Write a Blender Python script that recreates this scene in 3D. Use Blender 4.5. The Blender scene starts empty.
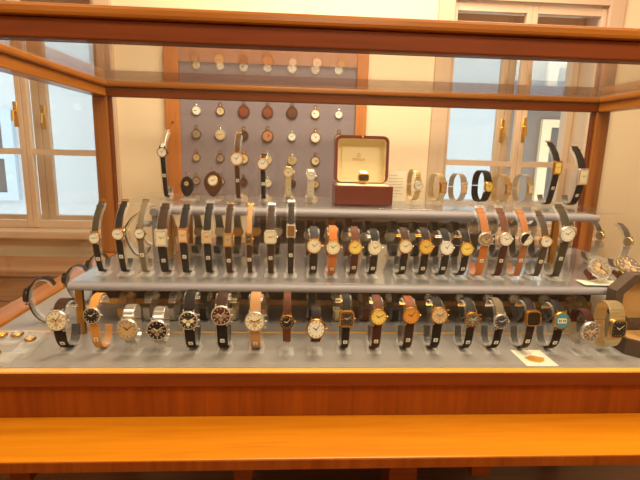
import bpy, bmesh, math, random
from mathutils import Vector, Matrix
random.seed(7)
S = bpy.context.scene
COL = S.collection
PI = math.pi
YW = 1.6            # inner face of the window wall
FLOOR, CEIL = -0.95, 2.05
ZM, ZT, ZD = 0.150, 0.327, 0.004   # tops of middle shelf, top shelf, deck
CAM = [[0.9982, -0.054, 0.0262], [-0.0151, 0.1967, 0.9804], [-0.0581, -0.979, 0.1955], [0.0, -0.9692, 0.5], 457.9411]
D, H, XL, XR = (1.1111, 0.6962, -0.787, 1.3522)
WATCHES = [
 ('mf', 'tall', -0.5136, 0.226, 0.1076, 0.0, 0.1952, 0.0308, 0.0308, 0.016, 0, 'round', 'gold', 'white', 'olive', 'black', 'hands', 'round white watch on dark olive strap, outermost on the window end of middle shelf'),
 ('mf', 'tall', -0.4533, 0.226, 0.1191, 0.0, 0.1964, 0.0322, 0.0322, 0.0168, 0, 'round', 'gold', 'white', 'black', 'black', 'hands', 'round gold watch with white dial, black segmented strap, second on middle shelf'),
 ('mf', 'tall', -0.3986, 0.226, 0.1213, 0.0, 0.1975, 0.0295, 0.0295, 0.0153, 0, 'round', 'greygold', 'white', 'taupe', 'taupe', 'hands', 'small white dial watch on khaki taupe strap beside grey shelf clamp'),
 ('mf', 'tall', -0.3441, 0.226, 0.1102, 0.0, 0.1933, 0.0339, 0.0452, 0.023, 0, 'rect', 'silver', 'cream', 'darkbrown', 'black', 'roman', 'tall rectangular cream dial watch on broad black strap at clamp end of middle shelf'),
 ('mf', 'tall', -0.2885, 0.226, 0.1178, 0.0, 0.1917, 0.0283, 0.0396, 0.0192, 0, 'rect', 'rosegold', 'peach', 'black', 'black', 'hands', 'rectangular rose gold dial watch on black strap below the small black pendant'),
 ('mf', 'tall', -0.2265, 0.226, 0.1148, 0.0, 0.1957, 0.0284, 0.034, 0.0193, 0, 'rect', 'silver', 'peach', 'black', 'black', 'hands', 'rectangular silver watch with bright polished edge on black strap below brown teardrop pendant'),
 ('mf', 'tall', -0.172, 0.226, 0.1076, 0.0, 0.194, 0.0256, 0.037, 0.0174, 0, 'rect', 'gold', 'tan', 'darkbrown', 'darkbrown', 'hands', 'rectangular gold watch with tan dial on dark brown strap, middle shelf'),
 ('mf', 'tall', -0.117, 0.226, 0.1111, 0.0, 0.1924, 0.02, 0.0314, 0.0136, 0, 'rect', 'gold', 'dark', 'lighttan', 'darkbrown', 'hands', 'narrow gold rectangular watch with light tan upper strap and dark lower strap'),
 ('mf', 'tall', -0.0605, 0.226, 0.1174, 0.0, 0.1936, 0.0343, 0.0372, 0.0178, 0, 'square', 'silver', 'cream', 'darkbrown', 'darkbrown', 'hands', 'square cream dial watch with silver case on dark brown strap, middle shelf'),
 ('mf', 'tall', -0.0066, 0.226, 0.1344, 0.0, 0.2029, 0.0243, 0.0343, 0.0165, 0, 'rect', 'silver', 'bronze', 'blackbrown', 'blackbrown', 'hands', 'slim tall rectangular watch with silver frame and brown dial on black strap'),
 ('mf', 'cee', 0.0553, 0.226, 0.0947, 0.0, 0.1404, 0.0418, 0.0418, 0.0218, 0, 'round', 'gold', 'cream', 'slate', 'black', 'hands', 'round cream dial gold watch on slate black strap beside the orange strap watch'),
 ('mf', 'cee', 0.1063, 0.226, 0.0914, 0.0, 0.1442, 0.042, 0.042, 0.0218, 0, 'round', 'gold', 'cream', 'orange', 'orange', 'hands', 'round cream dial gold watch on bright orange tan strap, front of middle shelf'),
 ('mf', 'cee', 0.1656, 0.226, 0.0922, 0.0, 0.1424, 0.0392, 0.0392, 0.0204, 0, 'round', 'gold', 'yellow', 'redbrown', 'darkred', 'hands', 'round yellow dial gold watch on reddish brown strap below the red box'),
 ('mf', 'cee', 0.2185, 0.226, 0.0916, 0.0, 0.1377, 0.0393, 0.0393, 0.0204, 0, 'round', 'silver', 'cream', 'black', 'black', 'hands', 'round silver cream dial watch with crown on black strap beside the glass joint'),
 ('mf', 'cee', 0.3013, 0.226, 0.097, 0.0, 0.142, 0.0394, 0.0394, 0.0205, 0, 'round', 'gold', 'cream', 'darkbrown', 'black', 'hands', 'round gold rimmed cream dial watch, first of four past the glass joint'),
 ('mf', 'cee', 0.3576, 0.226, 0.0964, 0.0, 0.143, 0.041, 0.041, 0.0213, 0, 'round', 'gold', 'gold', 'blackbrown', 'black', 'hands', 'deep gold dial watch on black strap, second of four past the glass joint'),
 ('mf', 'cee', 0.4143, 0.226, 0.0944, 0.0, 0.1411, 0.0396, 0.0396, 0.0206, 0, 'round', 'silver', 'white', 'black', 'black', 'hands', 'white dial silver watch on black strap, third of four past the glass joint'),
 ('mf', 'cee', 0.4699, 0.226, 0.0925, 0.0, 0.1421, 0.0383, 0.0383, 0.0199, 0, 'round', 'gold', 'yellow', 'black', 'black', 'hands', 'bright yellow dial watch on black strap next to tan strap chronograph, middle shelf'),
 ('mf', 'tall', 0.5201, 0.226, 0.121, 0.0, 0.1968, 0.0426, 0.0382, 0.0221, 0, 'round', 'silver', 'taupe', 'tan', 'orange', 'chrono', 'grey brown chronograph watch on orange tan strap on middle shelf'),
 ('mf', 'tall', 0.5758, 0.226, 0.1219, 0.0, 0.1979, 0.0383, 0.0383, 0.0199, 0, 'round', 'silver', 'white', 'redbrown', 'darkred', 'hands', 'white dial silver watch on maroon brown strap beside the half black dial watch'),
 ('mf', 'tall', 0.6318, 0.226, 0.1228, 0.0, 0.1962, 0.0384, 0.0384, 0.0199, 0, 'round', 'silver', 'halfblack', 'tan', 'tan', 'half', 'watch with half black half white dial on tan brown strap'),
 ('mf', 'tall', 0.6889, 0.226, 0.1167, 0.0, 0.1916, 0.0355, 0.0326, 0.0185, 0, 'round', 'gold', 'white', 'taupebrown', 'taupebrown', 'hands', 'small white dial gold watch on wide dark taupe strap with backing pad'),
 ('mf', 'tall', 0.7455, 0.226, 0.1385, 0.0, 0.2126, 0.0444, 0.0444, 0.0231, 0, 'round', 'silver', 'white', 'olive', 'olive', 'hands', 'bright silver round watch on dark olive strap near the brass shelf leg'),
 ('mb', 'tall', -0.399, 0.47, 0.0661, 0.0, 0.1359, 0.0358, 0.0358, 0.0232, 180, 'round', 'gold', 'white', 'brassy', 'brassy', 'plain', 'brassy yellow strapped watch turned away behind the broad black strap watch'),
 ('mb', 'tall', -0.3139, 0.47, 0.0675, 0.0, 0.1539, 0.0359, 0.0359, 0.0233, 180, 'round', 'greygold', 'white', 'olive', 'olive', 'plain', 'olive strapped watch turned away behind the rose gold rectangle watch'),
 ('mb', 'tall', -0.2447, 0.47, 0.0687, 0.0, 0.1486, 0.036, 0.036, 0.0234, 180, 'round', 'silver', 'white', 'slate', 'slate', 'plain', 'slate strapped watch with silver case back turned away, behind silver rectangle watch'),
 ('mb', 'tall', -0.1851, 0.47, 0.0696, 0.0, 0.153, 0.0361, 0.0361, 0.0234, 180, 'round', 'gold', 'white', 'olive2', 'olive2', 'plain', 'olive brown strapped watch turned away behind the tan dial rectangle watch'),
 ('mb', 'tall', -0.1253, 0.47, 0.0706, 0.0, 0.1542, 0.0362, 0.0362, 0.0235, 180, 'round', 'gold', 'white', 'brown', 'brown', 'plain', 'dark brown strapped watch turned away behind the light tan strap watch'),
 ('mb', 'tall', -0.0552, 0.47, 0.0718, 0.0, 0.1489, 0.0363, 0.0363, 0.0235, 180, 'round', 'silver', 'white', 'blackbrown', 'blackbrown', 'plain', 'black brown strapped watch turned away behind the square cream dial watch'),
 ('mb', 'cee', 0.0527, 0.47, 0.0564, 0.0, 0.1209, 0.0365, 0.0365, 0.0237, 180, 'round', 'silver', 'white', 'brown', 'brown', 'plain', 'brown strapped watch turned away with curled top, behind the slate strap watch'),
 ('mb', 'cee', 0.1204, 0.47, 0.0574, 0.0, 0.1288, 0.0366, 0.0366, 0.0237, 180, 'round', 'silver', 'white', 'orange', 'orange', 'plain', 'orange strapped watch turned away behind the bright orange tan strap watch'),
 ('mb', 'cee', 0.1783, 0.47, 0.0584, 0.0, 0.1265, 0.0367, 0.0367, 0.0238, 180, 'round', 'silver', 'white', 'redbrown', 'redbrown', 'plain', 'red brown strapped watch turned away behind the yellow dial reddish strap watch'),
 ('mb', 'cee', 0.2432, 0.47, 0.0594, 0.0, 0.1209, 0.0367, 0.0367, 0.0238, 180, 'round', 'silver', 'white', 'black', 'black', 'plain', 'black strapped watch turned away behind the silver cream dial watch with crown'),
 ('mb', 'cee', 0.3291, 0.47, 0.0607, 0.0, 0.1224, 0.0369, 0.0369, 0.0239, 180, 'round', 'silver', 'white', 'slate', 'slate', 'plain', 'slate strapped watch turned away beside the glass joint of middle shelf'),
 ('mb', 'cee', 0.4017, 0.47, 0.0619, 0.0, 0.1203, 0.037, 0.037, 0.024, 180, 'round', 'silver', 'white', 'black', 'black', 'plain', 'black strapped watch turned away behind first cream watch past the glass joint'),
 ('mb', 'cee', 0.4642, 0.47, 0.0629, 0.0, 0.1214, 0.037, 0.037, 0.024, 180, 'round', 'gold', 'white', 'black', 'black', 'plain', 'gold cased watch turned away behind second watch past the glass joint'),
 ('mb', 'cee', 0.534, 0.47, 0.064, 0.0, 0.1226, 0.0371, 0.0371, 0.0241, 180, 'round', 'silver', 'white', 'blackbrown', 'blackbrown', 'plain', 'black brown strapped watch turned away behind white third watch past glass joint'),
 ('mb', 'tall', 0.619, 0.47, 0.0933, 0.0, 0.1648, 0.0482, 0.0482, 0.0241, 180, 'round', 'silver', 'white', 'taupebrown', 'taupebrown', 'plain', 'taupe strapped watch with large steel back turned away behind tan strap chronograph'),
 ('mb', 'tall', 0.6819, 0.47, 0.0979, 0.0, 0.166, 0.0483, 0.0483, 0.0241, 180, 'round', 'silver', 'white', 'slate', 'slate', 'plain', 'slate strapped watch with large steel back turned away behind maroon strap watch'),
 ('mb', 'tall', 0.7532, 0.47, 0.0921, 0.0, 0.1572, 0.0448, 0.0448, 0.0242, 180, 'round', 'silver', 'white', 'olive', 'olive', 'plain', 'olive strapped watch turned away behind the half black dial watch'),
 ('mb', 'tall', 0.8211, 0.47, 0.0897, 0.0, 0.1516, 0.0449, 0.0449, 0.0242, 180, 'round', 'silver', 'white', 'slate', 'slate', 'plain', 'slate strapped watch turned away behind wide taupe strap watch'),
 ('bf', 'cee', -0.5395, 0.062, 0.0924, 0.0, 0.1311, 0.0504, 0.0504, 0.0262, 0, 'round', 'silver', 'cream', 'darkbrown', 'blackbrown', 'chrono', 'cream dial chronograph on dark brown strap at window end of bottom deck'),
 ('bf', 'cee', -0.46, 0.062, 0.1051, 0.0, 0.1444, 0.0399, 0.0399, 0.0207, 0, 'round', 'silver', 'black', 'ambertan', 'ambertan', 'hands', 'black dial watch on amber tan strap beside brass shelf leg on deck'),
 ('bf', 'ring', -0.3818, 0.062, 0.0871, 0.0271, 0.1179, 0.0509, 0.0509, 0.0265, 0, 'round', 'silver', 'tan', 'steel', 'steel', 'hands', 'large tan dial watch on steel bracelet, bottom deck front row'),
 ('bf', 'ring', -0.3135, 0.062, 0.0788, 0.0273, 0.1134, 0.0512, 0.0512, 0.0266, 0, 'round', 'silver', 'black', 'steel', 'steel', 'chrono', 'black dial chronograph on steel bracelet, bottom deck front row'),
 ('bf', 'cee', -0.2415, 0.062, 0.094, 0.0, 0.154, 0.0459, 0.0459, 0.0238, 0, 'round', 'silver', 'panda', 'black', 'black', 'chrono', 'chronograph with contrasting sub dials on black strap, bottom deck'),
 ('bf', 'cee', -0.1658, 0.062, 0.1068, 0.0, 0.1522, 0.0486, 0.0486, 0.0253, 0, 'round', 'silver', 'darkred', 'darkbrown', 'black', 'chrono', 'dark red brown dial watch in steel case on brown and black strap'),
 ('bf', 'cee', -0.0877, 0.062, 0.0923, 0.0, 0.1504, 0.049, 0.049, 0.0255, 0, 'round', 'silver', 'cream', 'lighttan', 'lighttan', 'chrono', 'cream dial silver watch on light tan strap, bottom deck'),
 ('bf', 'ring', -0.0122, 0.062, 0.0952, 0.0306, 0.1531, 0.0369, 0.0369, 0.0192, 0, 'round', 'gold', 'black', 'redbrown', 'redbrown', 'hands', 'small black dial gold watch on red brown strap, bottom deck'),
 ('bf', 'ring', 0.0571, 0.062, 0.0829, 0.0308, 0.1184, 0.0467, 0.0522, 0.0243, 0, 'round', 'gold', 'white', 'blackbrown', 'blackbrown', 'hands', 'white dial gold watch on short black brown strap, bottom deck'),
 ('bf', 'cee', 0.1297, 0.062, 0.0997, 0.0, 0.1498, 0.0357, 0.0412, 0.0186, 0, 'square', 'gold', 'dark', 'black', 'black', 'hands', 'cushion shaped gold watch with dark dial on black strap, bottom deck'),
 ('bf', 'cee', 0.2054, 0.062, 0.1052, 0.0, 0.1453, 0.0414, 0.0414, 0.0215, 0, 'round', 'gold', 'yellow', 'redbrown', 'darkred', 'hands', 'yellow gold dial watch on red brown strap, bottom deck'),
 ('bf', 'cee', 0.284, 0.062, 0.1095, 0.0, 0.1434, 0.0429, 0.0429, 0.0223, 0, 'round', 'gold', 'amber', 'brownred2', 'darkbrown', 'hands', 'amber orange dial gold watch on brown strap, bottom deck'),
 ('bf', 'cee', 0.3525, 0.062, 0.1099, 0.0, 0.1414, 0.043, 0.043, 0.0224, 0, 'round', 'gold', 'beige', 'black', 'black', 'chrono', 'beige dial gold watch on black strap, bottom deck'),
 ('bf', 'cee', 0.4348, 0.062, 0.1001, 0.0, 0.1395, 0.0377, 0.0377, 0.0196, 0, 'round', 'gold', 'darkgrey', 'greenblack', 'black', 'chrono', 'dark grey patterned dial gold watch on green black strap, bottom deck'),
 ('bf', 'cee', 0.5063, 0.062, 0.0953, 0.0, 0.1401, 0.0379, 0.0379, 0.0197, 0, 'round', 'silver', 'blueblack', 'taupe', 'black', 'hands', 'blue black dial watch with taupe upper strap and black lower strap'),
 ('bf', 'cee', 0.5857, 0.062, 0.1035, 0.0, 0.1408, 0.038, 0.0394, 0.0197, 0, 'square', 'gold', 'ledblack', 'blackbrown', 'blackbrown', 'blank', 'square watch with blank black screen in gold case behind the white card'),
 ('bf', 'cee', 0.6571, 0.062, 0.0987, 0.0, 0.136, 0.0424, 0.0452, 0.022, 0, 'round', 'gold', 'lcd', 'black', 'black', 'lcd', 'digital watch with teal face and grey readout in gold case'),
 ('bf', 'ring', 0.734, 0.062, 0.0782, 0.027, 0.1152, 0.0484, 0.0513, 0.0252, 4, 'round', 'silver', 'bronzegrey', 'darkred', 'steel', 'chrono', 'grey brown dial chronograph turned aside with chrome clasp, next to square steel watch'),
 ('bf', 'ring', 0.804, 0.062, 0.0759, 0.0189, 0.1367, 0.0429, 0.0486, 0.0429, 4, 'square', 'steelgold', 'blacksq', 'palegold', 'palegold', 'hands', 'square black dial watch on wide pale steel bracelet beside octagonal box'),
 ('bb', 'cee', -0.4738, 0.262, 0.0306, 0.0, 0.083, 0.0318, 0.0318, 0.0206, 180, 'round', 'gold', 'white', 'lighttan', 'lighttan', 'plain', 'light tan strapped watch turned away behind the tan dial steel watch'),
 ('bb', 'cee', -0.4045, 0.262, 0.0311, 0.0, 0.0836, 0.0319, 0.0319, 0.0207, 180, 'round', 'silver', 'white', 'steel', 'steel', 'plain', 'steel bracelet watch turned away behind the black dial steel chronograph'),
 ('bb', 'cee', -0.3377, 0.262, 0.0316, 0.0, 0.0842, 0.032, 0.032, 0.0207, 180, 'round', 'silver', 'white', 'steel', 'steel', 'plain', 'steel bracelet watch turned away between steel chronograph and black strap chronograph'),
 ('bb', 'cee', -0.25, 0.262, 0.0322, 0.0, 0.085, 0.0321, 0.0321, 0.0208, 180, 'round', 'silver', 'white', 'greenblack', 'greenblack', 'plain', 'green black strapped watch turned away behind the dark red dial watch'),
 ('bb', 'cee', -0.1676, 0.262, 0.0328, 0.0, 0.0858, 0.0322, 0.0322, 0.0209, 180, 'round', 'silver', 'white', 'palegold', 'palegold', 'plain', 'pale metallic strapped watch turned away beside the dark red dial watch'),
 ('bb', 'cee', -0.0846, 0.262, 0.0334, 0.0, 0.0865, 0.0323, 0.0323, 0.0209, 180, 'round', 'gold', 'white', 'lighttan', 'lighttan', 'plain', 'light tan strapped watch turned away behind the cream dial light tan watch'),
 ('bb', 'cee', 0.056, 0.262, 0.0344, 0.0, 0.0878, 0.0325, 0.0325, 0.0211, 180, 'round', 'silver', 'white', 'black', 'black', 'plain', 'black strapped watch turned away behind the white dial gold watch'),
 ('bb', 'cee', 0.1314, 0.262, 0.035, 0.0, 0.0884, 0.0326, 0.0326, 0.0211, 180, 'round', 'silver', 'white', 'palegold', 'palegold', 'plain', 'pale metallic strapped watch turned away behind the cushion shaped gold watch'),
 ('bb', 'cee', 0.2104, 0.262, 0.0355, 0.0, 0.0892, 0.0327, 0.0327, 0.0212, 180, 'round', 'gold', 'white', 'redbrown', 'redbrown', 'plain', 'red brown strapped watch turned away beside the yellow gold dial watch'),
 ('bb', 'cee', 0.296, 0.262, 0.0362, 0.0, 0.0899, 0.0328, 0.0328, 0.0213, 180, 'round', 'silver', 'white', 'greenblack', 'greenblack', 'plain', 'green black strapped watch turned away between yellow and amber dial watches'),
 ('bb', 'cee', 0.4165, 0.262, 0.0338, 0.0, 0.0848, 0.033, 0.033, 0.0214, 180, 'round', 'silver', 'white', 'steel', 'steel', 'plain', 'steel chain watch turned away behind the beige dial watch'),
 ('bb', 'cee', 0.513, 0.262, 0.0345, 0.0, 0.0856, 0.0331, 0.0331, 0.0215, 180, 'round', 'silver', 'white', 'greenblack', 'greenblack', 'plain', 'green black strapped watch turned away behind dark grey patterned dial watch'),
 ('bb', 'cee', 0.6008, 0.262, 0.0351, 0.0, 0.0864, 0.0332, 0.0332, 0.0215, 180, 'round', 'silver', 'white', 'blackbrown', 'blackbrown', 'plain', 'black brown strapped watch turned away behind the blue black dial watch'),
 ('bb', 'cee', 0.6797, 0.262, 0.0357, 0.0, 0.0871, 0.0333, 0.0333, 0.0216, 180, 'round', 'silver', 'white', 'olive', 'olive', 'plain', 'olive strapped watch turned away behind the blank black screen watch'),
 ('bb', 'cee', 0.7754, 0.262, 0.0331, 0.0, 0.0816, 0.0335, 0.0335, 0.0217, 180, 'round', 'silver', 'white', 'steelblack', 'steelblack', 'plain', 'dark steel bracelet watch turned away behind the teal digital watch'),
 ('bb', 'cee', 0.8619, 0.262, 0.0337, 0.0, 0.0823, 0.0336, 0.0336, 0.0218, 180, 'round', 'gold', 'white', 'steelgold', 'steelgold', 'plain', 'two tone steel gold bracelet watch turned away behind the turned aside chronograph'),
 ('tf', 'tall', -0.4089, 0.5, 0.1486, 0.0, 0.2149, 0.0318, 0.0318, 0.0143, 0, 'round', 'black', 'white', 'silverloop', 'black', 'hands', 'tiny black rimmed watch on thin black strap at window end of top shelf'),
 ('tf', 'tall', -0.1801, 0.5, 0.1344, 0.0, 0.2122, 0.0423, 0.0423, 0.0151, 0, 'round', 'gold', 'white', 'brown', 'brown', 'hands', 'round white dial gold watch on brown strap standing tall before pocket watch board'),
 ('tf', 'tall', -0.0991, 0.5, 0.121, 0.0, 0.1512, 0.0374, 0.0374, 0.0152, 0, 'round', 'gold', 'white', 'black', 'black', 'hands', 'round white dial gold watch on black strap with curled end, top shelf'),
 ('tf', 'tall', -0.0186, 0.5, 0.0963, 0.0, 0.1115, 0.0325, 0.0325, 0.0182, 0, 'round', 'steelgold', 'cream', 'palegold', 'palegold', 'hands', 'small gold toned watch on pale bracelet, top shelf, second from red box'),
 ('tf', 'tall', 0.053, 0.5, 0.0869, 0.0, 0.1036, 0.0292, 0.0292, 0.022, 0, 'round', 'silver', 'white', 'whiteleather', 'whiteleather', 'hands', 'small silver watch on white strap next to the red box'),
 ('tf', 'ring', 0.3995, 0.5, 0.0757, 0.014, 0.1132, 0.0314, 0.0314, 0.0204, 14, 'round', 'silver', 'white', 'steelgold', 'steelgold', 'hands', 'small round silver watch on chain bracelet, first past the red box'),
 ('tf', 'ring', 0.4823, 0.5, 0.0679, 0.014, 0.1023, 0.0245, 0.0316, 0.028, 24, 'rect', 'gold', 'tan', 'palegold', 'palegold', 'hands', 'small gold rectangular bangle watch, second past the red box'),
 ('tf', 'ring', 0.5515, 0.5, 0.0726, 0.014, 0.1039, 0.0211, 0.0316, 0.0262, 24, 'rect', 'silver', 'peach', 'steel', 'steel', 'hands', 'small silver bangle watch with peach dial, third past the red box'),
 ('tf', 'ring', 0.6306, 0.5, 0.0809, 0.014, 0.1155, 0.0352, 0.0352, 0.0319, 20, 'round', 'gold', 'yellow', 'black', 'black', 'hands', 'round gold watch on black strap loop, fourth past the red box'),
 ('tf', 'ring', 0.6984, 0.5, 0.0726, 0.014, 0.1041, 0.0212, 0.0318, 0.0263, 24, 'rect', 'gold', 'tan', 'steelgold', 'steelgold', 'hands', 'small gold rectangular watch on steel loop, fifth past the red box'),
 ('tf', 'ring', 0.7723, 0.5, 0.0742, 0.014, 0.1058, 0.0248, 0.0319, 0.0283, 24, 'rect', 'steelgold', 'cream', 'steel', 'steel', 'hands', 'small cream dial watch on silver loop, sixth past the red box'),
 ('tf', 'tall', 0.8563, 0.5, 0.1314, 0.0, 0.2124, 0.0282, 0.0423, 0.0225, 5, 'rect', 'gold', 'yellow', 'black', 'black', 'hands', 'rectangular gold watch on black strap standing tall on top shelf by wide window'),
 ('tf', 'tall', 0.9448, 0.5, 0.1043, 0.0, 0.2016, 0.0355, 0.0533, 0.0265, 5, 'rect', 'silver', 'cream', 'black', 'black', 'hands', 'rectangular silver watch on black strap at the post end of top shelf'),
]
POCKET = [
 (0, 0, -0.5179, 0.9087, 'gold', 'cream', 0.0467),
 (0, 1, -0.3947, 0.9089, 'gold', 'cream', 0.0468),
 (0, 2, -0.2734, 0.9091, 'gold', 'white', 0.0522),
 (0, 3, -0.1487, 0.9094, 'silver', 'white', 0.0471),
 (0, 4, -0.0207, 0.9096, 'gold', 'white', 0.0525),
 (0, 5, 0.1028, 0.9098, 'silver', 'cream', 0.0474),
 (0, 6, 0.2271, 0.91, 'silver', 'white', 0.0475),
 (1, 0, -0.5239, 0.6816, 'silver', 'white', 0.0502),
 (1, 1, -0.3984, 0.6817, 'bronze', 'beige', 0.0477),
 (1, 2, -0.2748, 0.6819, 'leather', 'redbrown', 0.0638),
 (1, 3, -0.1479, 0.682, 'leather', 'redbrown', 0.0613),
 (1, 4, -0.0175, 0.6822, 'leather', 'brown', 0.0615),
 (1, 5, 0.1084, 0.6823, 'gold', 'white', 0.051),
 (1, 6, 0.235, 0.6825, 'silver', 'white', 0.043),
 (2, 0, -0.5271, 0.5594, 'bronze', 'taupe', 0.0507),
 (2, 1, -0.4004, 0.5592, 'silver', 'beige', 0.0589),
 (2, 2, -0.2756, 0.559, 'bronze', 'dark', 0.0537),
 (2, 3, -0.1474, 0.5587, 'bronze', 'redgold', 0.0646),
 (2, 4, -0.0157, 0.5585, 'silver', 'white', 0.0459),
 (2, 5, 0.1114, 0.5583, 'gold', 'white', 0.0596),
 (2, 6, 0.2393, 0.558, 'bronze', 'tan', 0.0489),
 (3, 0, -0.5303, 0.4358, 'bronze', 'tan', 0.0431),
 (3, 1, -0.4024, 0.4352, 'bronze', 'taupe', 0.0459),
 (3, 2, -0.2764, 0.4346, 'gold', 'beige', 0.0569),
 (3, 3, -0.1469, 0.434, 'silver', 'beige', 0.0517),
 (3, 4, -0.0139, 0.4334, 'silver', 'tan', 0.0518),
 (3, 5, 0.1145, 0.4328, 'bronze', 'beige', 0.052),
 (4, 0, -0.5336, 0.3098, 'bronze', 'taupe', 0.0435),
 (4, 1, -0.4045, 0.3088, 'bronze', 'tan', 0.0491),
 (4, 2, -0.2772, 0.3079, 'leather', 'brown', 0.0438),
 (4, 3, -0.1464, 0.3068, 'silver', 'cream', 0.0494),
 (4, 4, -0.0121, 0.3058, 'bronze', 'dark', 0.0468),
 (4, 5, 0.1176, 0.3048, 'bronze', 'tan', 0.047),
]

# ---------------------------------------------------------------- materials
def newmat(name):
    m = bpy.data.materials.new(name); m.use_nodes = True
    nt = m.node_tree; nt.nodes.clear()
    out = nt.nodes.new('ShaderNodeOutputMaterial')
    return m, nt, out
def srgb(r, g, b):
    f = lambda c: (c/255/12.92) if c/255 <= .04045 else ((c/255+.055)/1.055)**2.4
    return (f(r), f(g), f(b), 1)
def plain(name, col, rough=.5, metal=0., coat=0., noise=0., nscale=40., bump=0., spec=.5):
    m, nt, out = newmat(name)
    b = nt.nodes.new('ShaderNodeBsdfPrincipled')
    b.inputs['Base Color'].default_value = col; b.inputs['Roughness'].default_value = rough
    b.inputs['Metallic'].default_value = metal; b.inputs['Coat Weight'].default_value = coat
    b.inputs['Specular IOR Level'].default_value = spec
    if noise or bump:
        tc = nt.nodes.new('ShaderNodeTexCoord'); n = nt.nodes.new('ShaderNodeTexNoise')
        n.inputs['Scale'].default_value = nscale; n.inputs['Detail'].default_value = 4
        nt.links.new(tc.outputs['Object'], n.inputs['Vector'])
        if noise:
            mx = nt.nodes.new('ShaderNodeMix'); mx.data_type = 'RGBA'
            mx.inputs['A'].default_value = tuple(c*(1-noise) for c in col[:3])+(1,)
            mx.inputs['B'].default_value = tuple(min(1, c*(1+noise)) for c in col[:3])+(1,)
            nt.links.new(n.outputs['Fac'], mx.inputs['Factor'])
            nt.links.new(mx.outputs['Result'], b.inputs['Base Color'])
        if bump:
            bp = nt.nodes.new('ShaderNodeBump'); bp.inputs['Strength'].default_value = bump; bp.inputs['Distance'].default_value = .002
            nt.links.new(n.outputs['Fac'], bp.inputs['Height']); nt.links.new(bp.outputs['Normal'], b.inputs['Normal'])
    nt.links.new(b.outputs['BSDF'], out.inputs['Surface'])
    return m
def wood(name, c1, c2, axis='X', rough=.32, coat=.3, scale=1.0, spec=.4):
    m, nt, out = newmat(name)
    b = nt.nodes.new('ShaderNodeBsdfPrincipled')
    b.inputs['Specular IOR Level'].default_value = spec; b.inputs['Roughness'].default_value = rough; b.inputs['Coat Weight'].default_value = coat; b.inputs['Coat Roughness'].default_value = .15
    tc = nt.nodes.new('ShaderNodeTexCoord'); mp = nt.nodes.new('ShaderNodeMapping')
    s = {'X': (1.2, 22, 22), 'Y': (22, 1.2, 22), 'Z': (22, 22, 1.2)}[axis]
    mp.inputs['Scale'].default_value = tuple(v*scale for v in s)
    n = nt.nodes.new('ShaderNodeTexNoise'); n.inputs['Scale'].default_value = 2.7; n.inputs['Detail'].default_value = 6; n.inputs['Distortion'].default_value = .6
    n2 = nt.nodes.new('ShaderNodeTexNoise'); n2.inputs['Scale'].default_value = .35; n2.inputs['Detail'].default_value = 2
    r = nt.nodes.new('ShaderNodeValToRGB'); r.color_ramp.elements[0].position = .3; r.color_ramp.elements[1].position = .72
    r.color_ramp.elements[0].color = c1; r.color_ramp.elements[1].color = c2
    ad = nt.nodes.new('ShaderNodeMath'); ad.operation = 'MULTIPLY_ADD'; ad.inputs[1].default_value = .55
    nt.links.new(tc.outputs['Object'], mp.inputs['Vector']); nt.links.new(mp.outputs['Vector'], n.inputs['Vector']); nt.links.new(mp.outputs['Vector'], n2.inputs['Vector'])
    ml = nt.nodes.new('ShaderNodeMath'); ml.operation = 'MULTIPLY'; ml.inputs[1].default_value = .45
    nt.links.new(n2.outputs['Fac'], ml.inputs[0]); nt.links.new(n.outputs['Fac'], ad.inputs[0]); nt.links.new(ml.outputs[0], ad.inputs[2])
    nt.links.new(ad.outputs[0], r.inputs['Fac']); nt.links.new(r.outputs['Color'], b.inputs['Base Color'])
    nt.links.new(b.outputs['BSDF'], out.inputs['Surface'])
    return m
def pane_mat(name, tint=(.97, .98, .97, 1), refl=1.0, haze=0.0, ior=1.5):
    m, nt, out = newmat(name)
    t = nt.nodes.new('ShaderNodeBsdfTransparent'); t.inputs['Color'].default_value = tint
    g = nt.nodes.new('ShaderNodeBsdfGlossy'); g.inputs['Roughness'].default_value = .02
    lw = nt.nodes.new('ShaderNodeLayerWeight'); lw.inputs['Blend'].default_value = .5
    pw = nt.nodes.new('ShaderNodeMath'); pw.operation = 'POWER'; pw.inputs[1].default_value = 5
    ml = nt.nodes.new('ShaderNodeMath'); ml.operation = 'MULTIPLY_ADD'; ml.inputs[1].default_value = .9*refl; ml.inputs[2].default_value = .035*refl
    mx = nt.nodes.new('ShaderNodeMixShader')
    nt.links.new(lw.outputs['Facing'], pw.inputs[0]); nt.links.new(pw.outputs[0], ml.inputs[0]); nt.links.new(ml.outputs[0], mx.inputs['Fac'])
    src = t
    if haze:
        d = nt.nodes.new('ShaderNodeBsdfDiffuse'); d.inputs['Color'].default_value = (.9, .85, .78, 1)
        h = nt.nodes.new('ShaderNodeMixShader'); h.inputs['Fac'].default_value = haze
        nt.links.new(t.outputs[0], h.inputs[1]); nt.links.new(d.outputs[0], h.inputs[2]); src = h
    nt.links.new(src.outputs[0], mx.inputs[1]); nt.links.new(g.outputs[0], mx.inputs[2])
    nt.links.new(mx.outputs[0], out.inputs['Surface'])
    return m
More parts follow.
